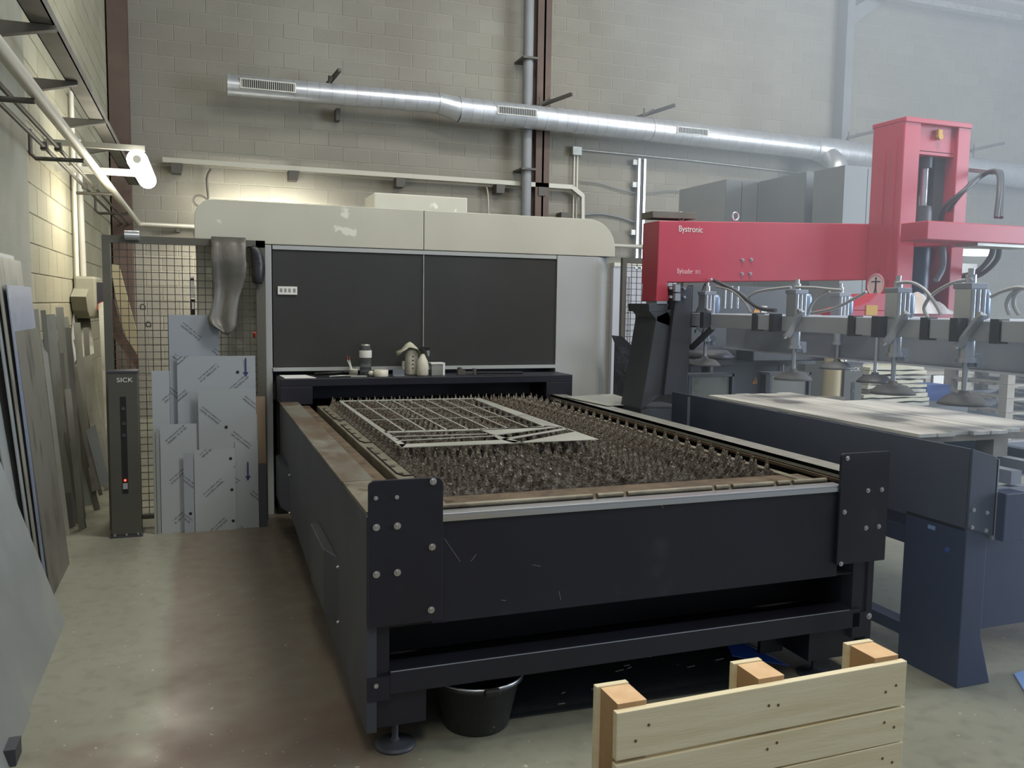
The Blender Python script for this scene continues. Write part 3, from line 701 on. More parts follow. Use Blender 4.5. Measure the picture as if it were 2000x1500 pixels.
tag(MB().lathe([(0, 0), (.018, .003), (.026, .02), (.02, .035), (0, .042)], (1.2, 6.34, ZS), 14).build('cream_ball', 'offwhite'), 'small round cream lump touching the tape roll', 'ball')
t = thing('metal_angle', 'small folded bright metal angle between the tape and the white bottles', 'bracket', (1.38, 6.36, ZS))
b = MB(); b.box(1.36, 1.45, 6.33, 6.335, ZS, ZS+.05); b.box(1.36, 1.46, 6.27, 6.335, ZS, ZS+.003); b.build('plate', 'steel', t); MB().cyl((1.44, 6.35, ZS), (1.445, 6.35, ZS+.11), .012, n=8).build('rod', 'galv', t)
c = Vector((1.525, 6.42, ZS)); t = thing('white_canister', 'tall white plastic canister behind the spray bottle', 'bottle', c)
MB().lathe([(0, 0), (.046, 0), (.05, .01), (.05, .17), (.048, .20), (.045, .2), (0, .2)], c, 20).build('body', 'offwhite', t)
for k in range(4): B(c.x-.008, c.x+.004, c.y-.052, c.y-.049, c.z+.05+.03*k, c.z+.058+.03*k).build('mark', 'ink', t)
c = Vector((1.59, 6.33, ZS)); t = thing('spray_bottle', 'white trigger spray bottle with black nozzle on the black shelf', 'bottle', c)
MB().lathe([(0, 0), (.042, 0), (.045, .008), (.045, .075), (.04, .11), (.022, .145), (.014, .165), (.014, .18)], c, 20).build('body', 'offwhite', t)
b = MB(); b.box(c.x-.014, c.x+.014, c.y-.014, c.y+.014, c.z+.165, c.z+.205); b.box(c.x-.03, c.x+.055, c.y-.012, c.y+.012, c.z+.195, c.z+.222); b.build('spray_head', 'black', t, bevel=.003)
MB().prism([(c.x+.03, c.y-.006, c.z+.2), (c.x+.055, c.y-.006, c.z+.2), (c.x+.05, c.y-.006, c.z+.145), (c.x+.04, c.y-.006, c.z+.15)], (0, .012, 0)).build('trigger', 'galv', t)
cl = MB(); rr = random.Random(5); N = 9; vs = []
for i in range(N):
    for j in range(N):
        u, v_ = i/(N-1)-.5, j/(N-1)-.5
        vs.append((1.51+u*.19, 6.41+v_*.13, ZS+.215+.035*math.cos(u*5)*math.cos(v_*3)-.10*abs(u)**1.6*1.2+rr.uniform(-.006, .006)))
cl.add(vs, [(i*N+j, (i+1)*N+j, (i+1)*N+j+1, i*N+j+1) for i in range(N-1) for j in range(N-1)], True)
o = cl.build('rag', 'cardboard'); o.modifiers.new('s', 'SOLIDIFY').thickness = .008; tag(o, 'crumpled pale rag draped over the white canister', 'cloth')
t = thing('small_box', 'small open grey and white box right of the spray bottle', 'box', (1.71, 6.38, ZS))
b = MB(); b.box(1.665, 1.765, 6.34, 6.42, ZS, ZS+.085); b.build('carton', 'galv', t); b = MB(); b.box(1.66, 1.77, 6.335, 6.425, ZS+.085, ZS+.095); b.box(1.752, 1.768, 6.335, 6.34, ZS, ZS+.085); b.build('flap', 'white', t)
t = thing('gripper_tool', 'dark metal clamp tool lying on the shelf under the right window', 'tool', (1.95, 6.4, ZS))
b = MB(); b.box(1.88, 1.94, 6.36, 6.40, ZS, ZS+.035); b.cyl((1.9, 6.38, ZS+.03), (1.9, 6.38, ZS+.055), .018, n=10); b.box(1.94, 2.02, 6.37, 6.39, ZS+.01, ZS+.022); b.cyl((2.02, 6.38, ZS), (2.02, 6.38, ZS+.045), .016, n=10); b.build('jaw', 'bracket', t)
MB().cyl((2.04, 6.38, ZS+.012), (2.40, 6.32, ZS+.012), .009, n=8).build('handle', 'black', t)
tag(MB().tube([(.80, 6.46, ZS+.012), (.92, 6.42, ZS+.02), (1.05, 6.48, ZS+.02), (1.12, 6.5, ZS+.012)], .012, 7, 5).build('black_cable', 'black'), 'black cable bundle lying behind the brush pot', 'cable')
tag(MB().tube([(.88, 6.28, ZS+.006), (.98, 6.32, ZS+.008), (1.08, 6.30, ZS+.006)], .006, 7, 4).build('marker_pen', 'galv'), 'slim grey rod lying in front of the black cable', 'tool')
t = tag(MB().box(1.03, 1.15, 6.25, 6.28, ZS, ZS+.012).build('metal_strip', 'galv', bevel=.002), 'short pale metal strip lying in front of the brush pot', 'metal strip')

# ------------------------------------------------------------------ mesh safety fences
def wire_panel(x0, x1, z0, z1, y, par, pitch=.05, r=.0023):
    b = MB(); n = int((x1-x0)/pitch)
    for i in range(n+1): x = x0+i*pitch; b.box(x-r, x+r, y-r, y+r, z0, z1)
    n = int((z1-z0)/pitch)
    for i in range(n+1): z = z0+i*pitch; b.box(x0, x1, y-2*r-r, y-2*r+r, z-r, z+r)
    return b.build('wire_mesh', 'mesh', par, kind='stuff')
YM = 6.45
f1 = thing('mesh_fence', 'dark framed wire mesh safety fence left of the machine', 'fence', (-.1, YM, 0))
B(-.615, -.565, YM-.025, YM+.025, 0, 2.035).build('post', 'frame', f1)
B(.385, .449, YM-.025, YM+.025, 0.0, 2.035).build('post', 'frame', f1)
B(-.565, .449, YM-.025, YM+.02, 1.985, 2.035).build('top_rail', 'frame', f1)
B(-.565, .385, YM-.025, YM+.02, .06, .09).build('bottom_rail', 'frame', f1)
wire_panel(-.56, .385, .09, 1.985, YM, f1)
MB().cyl((-.47, YM-.04, 2.035), (-.38, YM-.04, 2.035), .032, n=14).build('pipe_clamp', 'silver', f1)
for px, py in ((279, 600), (290, 634)):
    p = ay(px, py, YM-.02); b = MB(); b.box(p.x-.018, p.x+.018, YM-.03, YM-.018, p.z-.018, p.z-.008); b.tube([(p.x-.014, YM-.025, p.z-.014), (p.x-.014, YM-.025, p.z+.01), (p.x, YM-.025, p.z+.02), (p.x+.014, YM-.025, p.z+.01), (p.x+.014, YM-.025, p.z-.014)], .005, 6, 3)
    b.build('latch', 'bracket', f1)
p = ay(497, 652, YM-.03); MB().cyl((p.x, p.y, p.z-.02), (p.x, p.y-.02, p.z+.01), .012, n=8).build('red_clip', 'redknob', f1)
p = ay(376, 570, YM+.03); t = thing('level_strip', 'narrow white and black strip hanging behind the left mesh fence', 'strip', p)
B(p.x-.012, p.x+.012, YM+.02, YM+.03, 1.62, 1.77).build('strip', 'white', t); B(p.x-.015, p.x+.015, YM+.015, YM+.03, 1.50, 1.61).build('strip', 'black', t); B(p.x-.006, p.x+.01, YM+.013, YM+.015, 1.54, 1.59).build('mark', 'white', t)
B(p.x-.012, p.x+.012, YM+.018, YM+.03, 1.745, 1.757).build('mark', 'black', t)
f2 = thing('mesh_fence', 'wire mesh safety fence between the machine and the red gantry', 'fence', (3.6, YM, 0))
B(3.325, 3.95, YM-.02, YM+.02, 1.965, 2.01).build('top_rail', 'frame', f2)
B(3.325, 3.365, YM-.02, YM+.02, 0, 1.965).build('post', 'frame', f2); B(3.91, 3.95, YM-.02, YM+.02, 0, 1.965).build('post', 'frame', f2)
wire_panel(3.37, 3.91, .05, 1.965, YM, f2); B(3.33, 3.91, YM-.01, YM, 1.225, 1.232).build('tie_bar', 'mesh', f2)
perf = MB()
for i in range(40):
    for k in range(2): z = 1.84-i*.0135; perf.box(3.372+k*.012, 3.379+k*.012, YM-.03, YM-.026, z-.004, z+.004)
perf.build('perforated_strip', 'black', f2)
# cream board leaning behind the fence
t = MB()
a = [ay(215, 515, 6.75), ay(232, 518, 6.75), ay(250, 585, 6.75), ay(265, 640, 6.75), ay(272, 702, 6.75), ay(262, 700, 6.75), ay(240, 640, 6.75), ay(226, 580, 6.75)]
wp = thing('wrapped_board', 'cream curved board in torn brown film leaning behind the left fence', 'board', (-.6, 6.75, 0))
t.prism(a, (0, .03, 0)).build('board', 'woodpanel', wp)
a = [ay(208, 560, 6.72), ay(224, 580, 6.72), ay(240, 640, 6.72), ay(252, 668, 6.72), ay(272, 690, 6.72), ay(270, 730, 6.72), ay(238, 690, 6.72), ay(240, 900, 6.9), ay(222, 900, 6.9)]
MB().prism([ay(208, 560, 6.72), ay(224, 590, 6.72), ay(240, 650, 6.72), ay(270, 696, 6.72), ay(271, 725, 6.72), ay(245, 690, 6.72), ay(222, 660, 6.72)], (0, .02, 0)).build('film', 'film_dark', wp)
B(-.62, -.50, 6.74, 6.76, 0, 1.0).build('prop_strip', 'offcut', wp)

# bent strips hung over the fence
t = thing('rubber_strip', 'wavy grey rubber strip draped over the top of the left fence', 'rubber strip', (.2, 6.38, 1.4))
prof = [(.083, .318, 2.045, 0), (.083, .317, 1.99, .035), (.084, .315, 1.9, .05), (.082, .318, 1.86, .06), (.085, .312, 1.78, .045), (.095, .29, 1.70, .03), (.092, .265, 1.63, .04), (.075, .25, 1.55, .06), (.05, .243, 1.48, .085), (.07, .236, 1.43, .10), (.13, .215, 1.39, .11), (.150, .17, 1.37, .11)]
vs = []
K = 6
for (xa, xb, z, d) in prof:
    for k in range(K+1): u = k/K; vs.append((xa+(xb-xa)*u, 6.41-d+.02*math.sin(u*PI)-.012*math.cos(u*9+z*4), z))
o = MB().add(vs, [(i*(K+1)+k, i*(K+1)+k+1, (i+1)*(K+1)+k+1, (i+1)*(K+1)+k) for i in range(len(prof)-1) for k in range(K)], True).build('strip', 'leather', t)
o.modifiers.new('s', 'SOLIDIFY').thickness = .012
t = thing('rubber_flap', 'darker curved rubber flap hanging in the fence corner by the machine', 'rubber strip', (.38, 6.4, 1.8))
vs = []; pr2 = [(.335, .37, 1.99), (.335, .41, 1.97), (.34, .43, 1.92), (.345, .438, 1.86), (.35, .436, 1.80), (.365, .425, 1.74), (.385, .41, 1.73)]
for xa, xb, z in pr2:
    for k in range(5): u = k/4; vs.append((xa+(xb-xa)*u, 6.40-.03*math.sin(u*PI), z))
o = MB().add(vs, [(i*5+k, i*5+k+1, (i+1)*5+k+1, (i+1)*5+k) for i in range(6) for k in range(4)], True).build('flap', 'bag', t)
o.modifiers.new('s', 'SOLIDIFY').thickness = .01
# dark sheet standing behind the machine at right
a = [ay(*p, 6.38) for p in ((1196, 655), (1215, 657), (1232, 673), (1265, 690), (1250, 730), (1216, 778))]
zb = 0
tag(MB().prism(a+[Vector((3.25, 6.38, .3)), Vector((3.25, 6.38, 1.3))], (0, .02, 0)).build('black_sheet', 'bag'), 'crumpled black sheet jutting out behind the right side of the machine', 'plastic sheet')

# ------------------------------------------------------------------ film-covered sheets leaning on the fence
def lean(name, px, mats, label, cat='metal sheet', y=6.2, th=.004, lean_=.05, group=None, kids=True):
    """upright rectangle (x0,x1,z0,z1) leaning back by lean_ at the top"""
    x0, x1, z0, z1, yb_ = px
    d = lean_*(z1-z0)
    o = MB().prism([(x0, yb_, z0), (x1, yb_, z0), (x1, yb_+d, z1), (x0, yb_+d, z1)], (0, th, 0)).build(name, mats)
    return tag(o, label, cat, group)
G = 'film-covered metal sheets on the left fence'
def sheet(x0, x1, z1, y, m_, label, z0=0): return lean('film_sheet', (x0, x1, z0, z1, y), m_, label, group=G, lean_=.06)
s1 = sheet(-.205, .125, 1.50, 6.285, 'filmB', 'tallest film-covered sheet, its top edge under the rubber strip')
s2 = sheet(-.155, .366, 1.215, 6.262, 'filmA', 'wide film-covered sheet with a drawn arrow at its upper right')
s3 = sheet(-.318, -.206, 1.115, 6.262, 'filmC', 'narrow film-covered sheet showing at the left edge of the stack')
s4 = sheet(-.022, .362, .99, 6.245, 'filmD', 'medium film-covered sheet in the middle of the stack, in front of the arrow sheet', .55)
s5 = sheet(-.272, -.03, .75, 6.225, 'filmC', 'low film-covered sheet at the front left of the stack')
s6 = sheet(-.03, .37, .80, 6.232, 'filmA', 'low wide film-covered sheet at the front right of the stack')
s7 = sheet(-.125, -.06, .55, 6.20, 'filmB', 'narrow film-covered offcut standing in front of the stack')
s8 = sheet(-.055, .215, .57, 6.196, 'filmC', 'lowest front film-covered sheet with two marked spots')
s9 = sheet(.215, .37, .62, 6.206, 'filmD', 'low film-covered sheet with a second drawn arrow')
for k, (xa, xb, zt) in enumerate(((-.318, -.302, .70), (-.298, -.276, .72))):
    tag(MB().prism([(xa, 6.215, 0), (xb, 6.215, 0), (xb, 6.25, zt), (xa, 6.25, zt)], (0, .01, 0)).build('edge_sheet', 'edge'), ['outer thin bright sheet edge at the left foot of the film-covered stack', 'inner thin bright sheet edge beside the front left film-covered sheet'][k], 'metal sheet')
# marks on the film
def arrow(x, z, y, par, h=.10):
    b = MB(); b.box(x-.005, x+.005, y-.002, y-.0005, z, z+h); b.prism([(x-.018, y-.0005, z), (x+.018, y-.0005, z), (x, y-.0005, z-.035)], (0, -.0015, 0)); b.build('arrow_mark', 'inkblue', par)
arrow(.30, 1.10, 6.262+.06*1.1-.002, s2); arrow(.30, .37, 6.206+.06*.35-.001, s9)
def spot(x, z, y, par, r=.011): MB().cyl((x, y, z), (x, y-.001, z), r, n=10).build('stamp', 'ink', par)
spot(.245, 1.10, 6.262+.064, s2); spot(.16, .72, 6.245+.008, s4)
for x, z in ((.185, .50), (.19, .28), (.195, .06)): spot(x, z, 6.196+.06*z-.0008, s8)
spot(-.085, .13, 6.20+.007, s7)
tag(MB().prism([(.367, 6.28, 0), (.43, 6.28, 0), (.43, 6.34, .92), (.367, 6.34, .92)], (0, .012, 0)).build('brown_board', 'brownboard'), 'brown board standing between the film-covered sheets and the machine', 'board')
tag(MB().prism([(.375, 6.2, 0), (.425, 6.2, 0), (.425, 6.24, .45), (.375, 6.24, .45)], (0, .01, 0)).build('dark_offcut', 'charcoal'), 'low dark offcut standing at the right foot of the film-covered stack', 'metal sheet')

# ------------------------------------------------------------------ light-curtain posts
def light_post(x0, x1, y, h, label, full=True):
    t = thing('light_curtain_post', label, 'post', ((x0+x1)/2, y, 0))
    w_ = x1-x0
    B(x0, x1, y, y+.16, 0.012, h).build('column', 'post', t, bevel=.004)
    B(x0-.004, x1+.004, y-.004, y+.164, h, h+.012).build('cap', 'charcoal', t)
    wdw = B(x0+w_*.40, x0+w_*.60, y-.002, y+.02, .30, h-.16).build('lens_slot', 'black', t)
    for k, z in enumerate((h-.24, h-.34, h-.42)): MB().cyl((x0+w_/2, y-.002, z), (x0+w_/2, y-.006, z), w_*.07, n=10).build('lens', 'charcoal', wdw)
    B(x0+w_*.42, x0+w_*.58, y-.006, y-.002, .33, .37).build('indicator', 'silver', wdw)
    MB().cyl((x0+w_/2, y-.006, .39), (x0+w_/2, y-.01, .39), .008, n=8).build('status_light', 'red_led', wdw)
    B(x0-.01, x1+.01, y-.02, y+.18, 0, .012).build('base_plate', 'charcoal', t)
    for k in range(3): MB().cyl((x0+.02+k*(w_-.04)/2, y-.01, .012), (x0+.02+k*(w_-.04)/2, y-.01, .026), .009, n=6).build('bolt', 'bolt', t)
    text('SICK', w_*.23, (x0+w_*.30, y-.001, h-.062), FACE_Y, 'inkwhite', t, sx=1.15, ext=.0008)
    return t
light_post(-.583, -.40, 6.2, 1.115, 'grey light-curtain post standing in front of the left fence')
light_post(5.3, 5.5, 6.0, 1.13, 'grey light-curtain post right of the beige tube behind the loader')

# ------------------------------------------------------------------ sheets leaning on the left wall
def leaner(y0, y1, xf, zt, xt, m_, label, name='leaning_sheet', th=.006, slant=0, z0=0, group=None):
    """sheet standing on the floor at x=xf, top edge at height zt resting at x=xt"""
    p = [(xf, y0, z0), (xf, y1, z0), (xt, y1+slant, zt), (xt, y0+slant, zt)]
    return tag(MB().prism(p, (-th, 0, 0)).build(name, m_), label, 'metal sheet', group)
GL = 'large sheets leaning in the left foreground'
leaner(3.34, 4.61, -.655, 1.22, -1.03, 'sheetgrey', 'largest bluish grey sheet leaning nearest in the left foreground', group=GL)
leaner(2.6, 3.60, -.640, .85, -.89, 'sheetgrey', 'sheet standing in front of the largest one at the very left edge', group=GL)
def bundle(bp_, tp_, Yf, Yn, m_, label, th=.006):
    a, b = ay(*bp_, Yf), ay(*tp_, Yf); a.z = 0; b.x = max(b.x, -.972)
    tag(MB().prism([(a.x, Yn, 0), (a.x, Yf, 0), (b.x, Yf, b.z), (b.x, Yn, b.z)], (-th, 0, 0)).build('leaning_sheet', m_), label, 'metal sheet', GL)
bundle((136, 1103), (74, 640), 5.66, 5.0, 'offcutdark', 'dark narrow-edged sheet standing right against the plaster pier')
bundle((129, 1108), (60, 560), 5.60, 4.95, 'sheetblue', 'bluish sheet with a bright face leaning on the plaster pier')
bundle((121, 1112), (40, 510), 5.54, 4.9, 'offcut', 'tall grey sheet leaning in front of the bluish one by the pier')
bundle((113, 1115), (22, 500), 5.48, 4.85, 'sheetgrey', 'tallest bluish grey sheet of the bundle by the pier')
bundle((104, 1118), (2, 690), 5.42, 4.7, 'sheetgrey', 'shorter bluish grey sheet, outermost of the bundle by the pier')
bundle((92, 1122), (-20, 780), 5.3, 4.65, 'offcut', 'low grey sheet behind the largest foreground sheet')
tag(B(-.66, -.62, 3.20, 3.30, 0, .06).build('edge_block', 'charcoal'), 'small dark block at the foot of the nearest foreground sheet', 'block')
# offcuts further along: narrow strips standing at many angles
GO = 'narrow metal offcuts leaning beside the left pier'
offs = [
 # bottom px, top px, Y bottom, Y top, width, material, label
 ((103, 1000), (66, 604), 6.3, 6.2, .05, 'offcut', 'leftmost narrow offcut, right beside the pier'),
 ((125, 1022), (84, 606), 6.45, 6.3, .03, 'offcutdark', 'second narrow offcut from the pier, thin and dark'),
 ((138, 1016), (98, 614), 6.6, 6.4, .06, 'offcut', 'third narrow offcut from the pier, with a pale torn top'),
 ((150, 1012), (116, 600), 6.7, 6.9, .05, 'offcut', 'long offcut just right of the pale torn one'),
 ((160, 1008), (131, 640), 6.8, 7.0, .05, 'offcutdark', 'dark offcut below the left end of the isolator box'),
 ((128, 990), (112, 690), 6.55, 6.6, .08, 'offcutdark', 'wide dark offcut low behind the narrow strips'),
 ((158, 965), (132, 760), 6.5, 6.55, .04, 'offcut', 'short pale strip in front of the dark offcuts'),
 ((178, 960), (150, 630), 7.3, 7.5, .05, 'offcut', 'long offcut directly under the isolator box'),
 ((183, 950), (168, 640), 7.5, 7.7, .04, 'offcutdark', 'thin dark offcut under the red knob'),
]
for bp_, tp_, yb_, yt_, w_, m_, lab in offs:
    a, b = ay(*bp_, yb_), ay(*tp_, yt_); a.z = 0
    a.x = max(a.x, -1.03); b.x = max(b.x, -1.03)
    tag(MB().bar(a, b, w_, .006, up=(.35, -1, 0)).build('metal_offcut', m_), lab, 'metal strip', GO)
GW = 'wide metal offcuts leaning below the isolator box'
def poly(px, Y, m_, label, name='wide_offcut', th=.008, group=GW, cat='metal sheet', Yt=None):
    ys = [py for _, py in px]; lo, hi = max(ys), min(ys)
    pts = [ay(x, y, Y+((Yt or Y)-Y)*(lo-y)/(lo-hi)) for x, y in px]
    for p in pts: p.z = max(p.z, .0); p.x = max(p.x, -1.04)
    return tag(MB().prism(pts, (0, th, 0)).build(name, m_), label, cat, group)
poly(((150, 702), (178, 692), (214, 900), (218, 962), (200, 950)), 7.2, 'offcut', 'widest grey offcut, right below the isolator box', Yt=7.6)
poly(((138, 722), (150, 716), (196, 955), (180, 960)), 7.0, 'offcutdark', 'long dark offcut left of the widest grey one', Yt=7.3)
poly(((168, 842), (186, 828), (214, 940), (196, 950)), 6.95, 'sheetgrey', 'short offcut in front of the widest one, by the light-curtain post', Yt=7.05)
poly(((192, 594), (204, 588), (214, 830), (206, 840)), 7.0, 'offcut', 'upright offcut just left of the fence post', Yt=7.8)
poly(((112, 600), (140, 596), (150, 700), (140, 720), (126, 715)), 8.0, 'sheetgrey', 'pale sheet leaning on the wall under the left of the isolator box', Yt=8.4)
poly(((150, 620), (176, 620), (184, 690), (158, 700)), 8.2, 'offcut', 'pale sheet on the wall right under the isolator box', Yt=8.6)
poly(((220, 600), (232, 640), (268, 830), (262, 830), (240, 760)), 6.9, 'offcutdark', 'dark slanting strip behind the mesh, beside the wrapped board', Yt=7.2)
poly(((218, 610), (226, 610), (272, 840), (266, 842)), 7.05, 'offcut', 'pale slanting strip behind the mesh, beside the wrapped board', Yt=7.3)

# ------------------------------------------------------------------ bucket and floor litter
c = Vector((.972, 3.0, 0)); t = thing('black_bucket', 'black plastic bucket with wire handle under the table corner', 'bucket', c)
MB().lathe([(0, .0), (.118, 0), (.125, .01), (.165, .185), (.180, .19), (.182, .205), (.172, .205), (.160, .19), (.118, .015), (0, .012)], c, 36).build('body', 'plastic', t)
a = [(c.x+.178*math.cos(x), c.y+.178*math.sin(x), .207) for x in [PI*(1.0+k/18) for k in range(19)]]
hb = MB(); hb.tube(a, .0045, 8); hb.build('handle', 'silver', t)
B(c.x-.03, c.x+.03, c.y-.20, c.y-.172, .188, .212).build('grip', 'black', t, bevel=.006)
pts = [(1.02, 2.98), (2.1, 2.93), (2.28, 3.0), (2.3, 3.6), (1.1, 3.7)]
pl_ = MB(); pl_.prism([(x, y, .004) for x, y in pts], (0, 0, .004)); pl_.prism([(1.05, 3.0, .008), (2.25, 3.0, .008), (2.25, 3.35, .16), (1.05, 3.35, .14)], (0, .01, 0))
tag(pl_.build('plastic_sheet', 'plastic'), 'dirty black plastic sheet spread under the cutting table', 'plastic sheet')
tag(MB().prism([(2.14, 3.02, .10), (2.42, 2.99, .03), (2.42, 3.12, .03), (2.18, 3.16, .15)], (0, 0, .004)).build('blue_sheet', 'blue'), 'blue plastic piece sticking out from under the table', 'plastic sheet')
rr = random.Random(11)
for i in range(14):
    x, y = rr.uniform(1.15, 2.2), 3.0+rr.uniform(.0, .2); z = .0165+(y-3.0)*.43
    l_ = rr.uniform(.015, .04); a_ = rr.uniform(-.6, .6)
    tag(MB().bar((x, y, z), (x+l_, y+.01*a_, z+.004+.01*a_*.4), .006, .003).build('metal_chip', 'galv'), 'small bright metal chip on the black plastic sheet', 'metal chip', 'metal chips on the black plastic sheet')
tag(MB().prism([az(1980, 1318, 0), az(2010, 1308, 0), az(2030, 1400, 0)], (0, 0, .006)).build('light_blue_sheet', 'lightblue'), 'light blue sheet on the floor at the right edge', 'plastic sheet')

# ------------------------------------------------------------------ loader: table, frame, gantry
ld = thing('loader_table', 'dark blue loading table with tall side plate, right of the cutting table', 'machine', (3.4, 3.8, 0))
B(3.0, 3.012, 2.64, 5.03, .68, 1.033).build('side_plate', 'charcoal_veil', ld, bevel=.002)
B(2.999, 3.001, 4.80, 4.83, .75, 1.02).build('plate_seam', 'greybeam', ld)
fp = MB().prism([(2.995, 2.62, .70), (3.145, 2.62, .655), (3.145, 2.62, .985), (3.12, 2.62, 1.0), (2.995, 2.62, 1.035)], (0, .012, 0)).build('end_flange', 'charcoal_veil', ld, bevel=.002)
B(3.135, 3.15, 2.62, 2.72, .64, .985).build('flange_edge', 'greybeam', ld)
bolts(((1901, 996), (1898, 1030), (1927, 1001), (1925, 1036)), 2.62, .009, ld)
MB().prism([(3.0, 2.63, 0), (3.19, 2.63, 0), (3.12, 2.63, .22), (3.12, 2.63, .70), (3.0, 2.63, .70)], (0, .33, 0)).build('leg', 'navy_glare', ld, bevel=.004)
MB().prism([(3.0, 4.6, 0), (3.2, 4.6, 0), (3.12, 4.6, .7), (3.0, 4.6, .7)], (0, .3, 0)).build('leg', 'navy_glare', ld)
B(3.12, 5.6, 2.66, 2.70, .235, .64).build('front_panel', 'navy_glare', ld)
B(3.01, 3.09, 2.95, 4.8, .545, .62).build('side_beam', 'navy_glare', ld); B(3.01, 3.09, 2.95, 4.8, .115, .17).build('side_beam', 'navy_glare', ld)
B(3.03, 3.045, 2.95, 4.6, .62, .68).build('side_panel', 'navy_glare', ld)
MB().cyl((3.0, 2.72, .58), (2.994, 2.72, .58), .012, n=10).build('blue_cap', 'blue', ld)
B(2.9985, 2.9995, 2.79, 2.83, .648, .665).build('window', 'lightblue', ld)
bb = MB(); bb.box(3.15, 3.27, 2.58, 2.78, .64, .845); bb.build('beam_end', 'navy_glare', ld, bevel=.004)
for x in (3.27, 3.55, 3.85): B(x, x+.06, 2.66, 4.9, .86, .92).build('long_bar', 'greybeam', ld)
for y in (2.66, 3.1, 3.6, 4.2): B(3.03, 5.2, y, y+.05, .78, .85).build('cross_bar', 'greybeam', ld)
t = tag(B(3.5, 3.9, 3.6, 4.1, .55, .74).build('blue_crate', 'blue', bevel=.01), 'blue crate seen through the gap under the loading table', 'crate')
# pallet of pale boards on the loader
lp = thing('loaded_pallet', 'pallet of pale worn boards lying on the loading table', 'pallet', (3.3, 3.8, .92))
n = 6; x0, x1 = 2.985+.03, 3.66
rr = random.Random(4)
for i in range(n):
    a, b = x0+(x1-x0)*i/n, x0+(x1-x0)*(i+1)/n
    o = B(a+.002, b-.002, 2.92+rr.uniform(-.004, .03), 4.63+rr.uniform(-.02, .02), 1.034, 1.052+rr.uniform(-.001, .002)).build('board', 'greywood', lp, bevel=.002)
B(3.66, 3.98, 3.05, 4.2, 1.030, 1.045).build('board', 'greywood', lp)
for y in (2.95, 3.7, 4.45): B(3.02, 3.95, y, y+.09, 1.005, 1.034).build('bearer', 'oldwood', lp)
for x in (3.10, 3.5, 3.86):
    for y in (2.95, 3.7, 4.45): B(x, x+.09, y, y+.1, .92, 1.005).build('block', 'oldwood', lp)

# support post of the gantry
YG = 5.1
gp = thing('gantry', 'red loader gantry with horizontal beam on a dark support post', 'machine', (3.0, YG, 0))
def ap(px, py, Y=YG): return ay(px, py, Y)
b = MB().prism([ap(1287, 431), ap(1700, 437), ap(1693, 547), ap(1283, 552), ap(1281, 588), ap(1307, 588), ap(1300, 552)][:4], (0, .22, 0)); b.build('beam', 'red', gp, bevel=.006)
MB().prism([ap(1283, 550), ap(1303, 550), ap(1306, 588), ap(1281, 588)], (0, .2, 0)).build('beam_foot', 'red', gp, bevel=.003)
MB().prism([ap(1283, 588), ap(1303, 588), ap(1303, 595), ap(1283, 595)], (0, .15, 0)).build('spacer', 'silver', gp)
MB().prism([ap(1267, 593), ap(1306, 593), ap(1303, 607), ap(1268, 609)], (0, .3, 0)).build('head_plate', 'darkcab', gp, bevel=.002)
MB().prism([ap(1270, 609), ap(1303, 607), ap(1318, 640), ap(1285, 628)], (0, .25, 0)).build('gusset', 'charcoal', gp)
p1_ = ap(1283, 625); a = [ap(1283, 620), ap(1312, 600), ap(1300, 770)]
MB().prism([ap(1283, 618), ap(1322, 600), ap(1300, 765), ap(1252, 800)], (0, .3, 0)).build('support_post', 'darkcab', gp, bevel=.004)
MB().prism([ap(1322, 560, 5.06), ap(1352, 560, 5.06), ap(1342, 772, 5.06), ap(1297, 772, 5.06)], (0, .2, 0)).build('support_post', 'charcoal', gp, bevel=.004)
a, b_ = ap(1252, 800), ap(1300, 800); MB().box(a.x, b_.x+.2, YG, YG+.4, 0, a.z).build('support_foot', 'darkcab', gp)
for px, py in ((1321, 563), (1321, 580)):
    p = ap(px, py, 5.05); B(p.x-.02, p.x+.02, 5.03, 5.06, p.z-.025, p.z+.025).build('clamp_block', 'greybeam', gp)
    for dx in (-.045, .06): MB().cyl((p.x+dx, 5.04, p.z), (p.x+dx, 5.06, p.z), .01, n=8).build('bolt', 'bolt', gp)
MB().prism([ap(1275, 412, 5.15), ap(1360, 415, 5.15), ap(1360, 428, 5.15), ap(1275, 425, 5.15)], (0, .16, 0)).build('top_plate', 'tray', gp, bevel=.002)
for px in (1330, 1436):
    p = ap(px, 423, 5.2); rg = MB(); K = 14
    rg.tube([(p.x+.025*math.cos(2*PI*k/K), 5.2, p.z+.0+.028*math.sin(2*PI*k/K)) for k in range(K+1)], .007, 8); rg.build('lifting_eye', 'silver', gp)
for px, py in ((1450, 508), (1467, 507), (1449, 535), (1465, 535)):
    c = ap(px, py, YG); disc_bolt(c, .013, (0, -1, 0), .014).build('bolt', 'bolt', gp)
p = ap(1325, 452, YG-.001); text('Bystronic', .058, p-Vector((0, .0, .0)), FACE_Y, 'inkwhite', gp, sx=.86)
p = ap(1322, 534, YG-.001); text('Byloader', .05, p, FACE_Y, 'inkpink', gp, sx=.7); p = ap(1357, 534.5, YG-.001); text('3015', .036, p, FACE_Y, 'inkpink', gp, sx=.6)

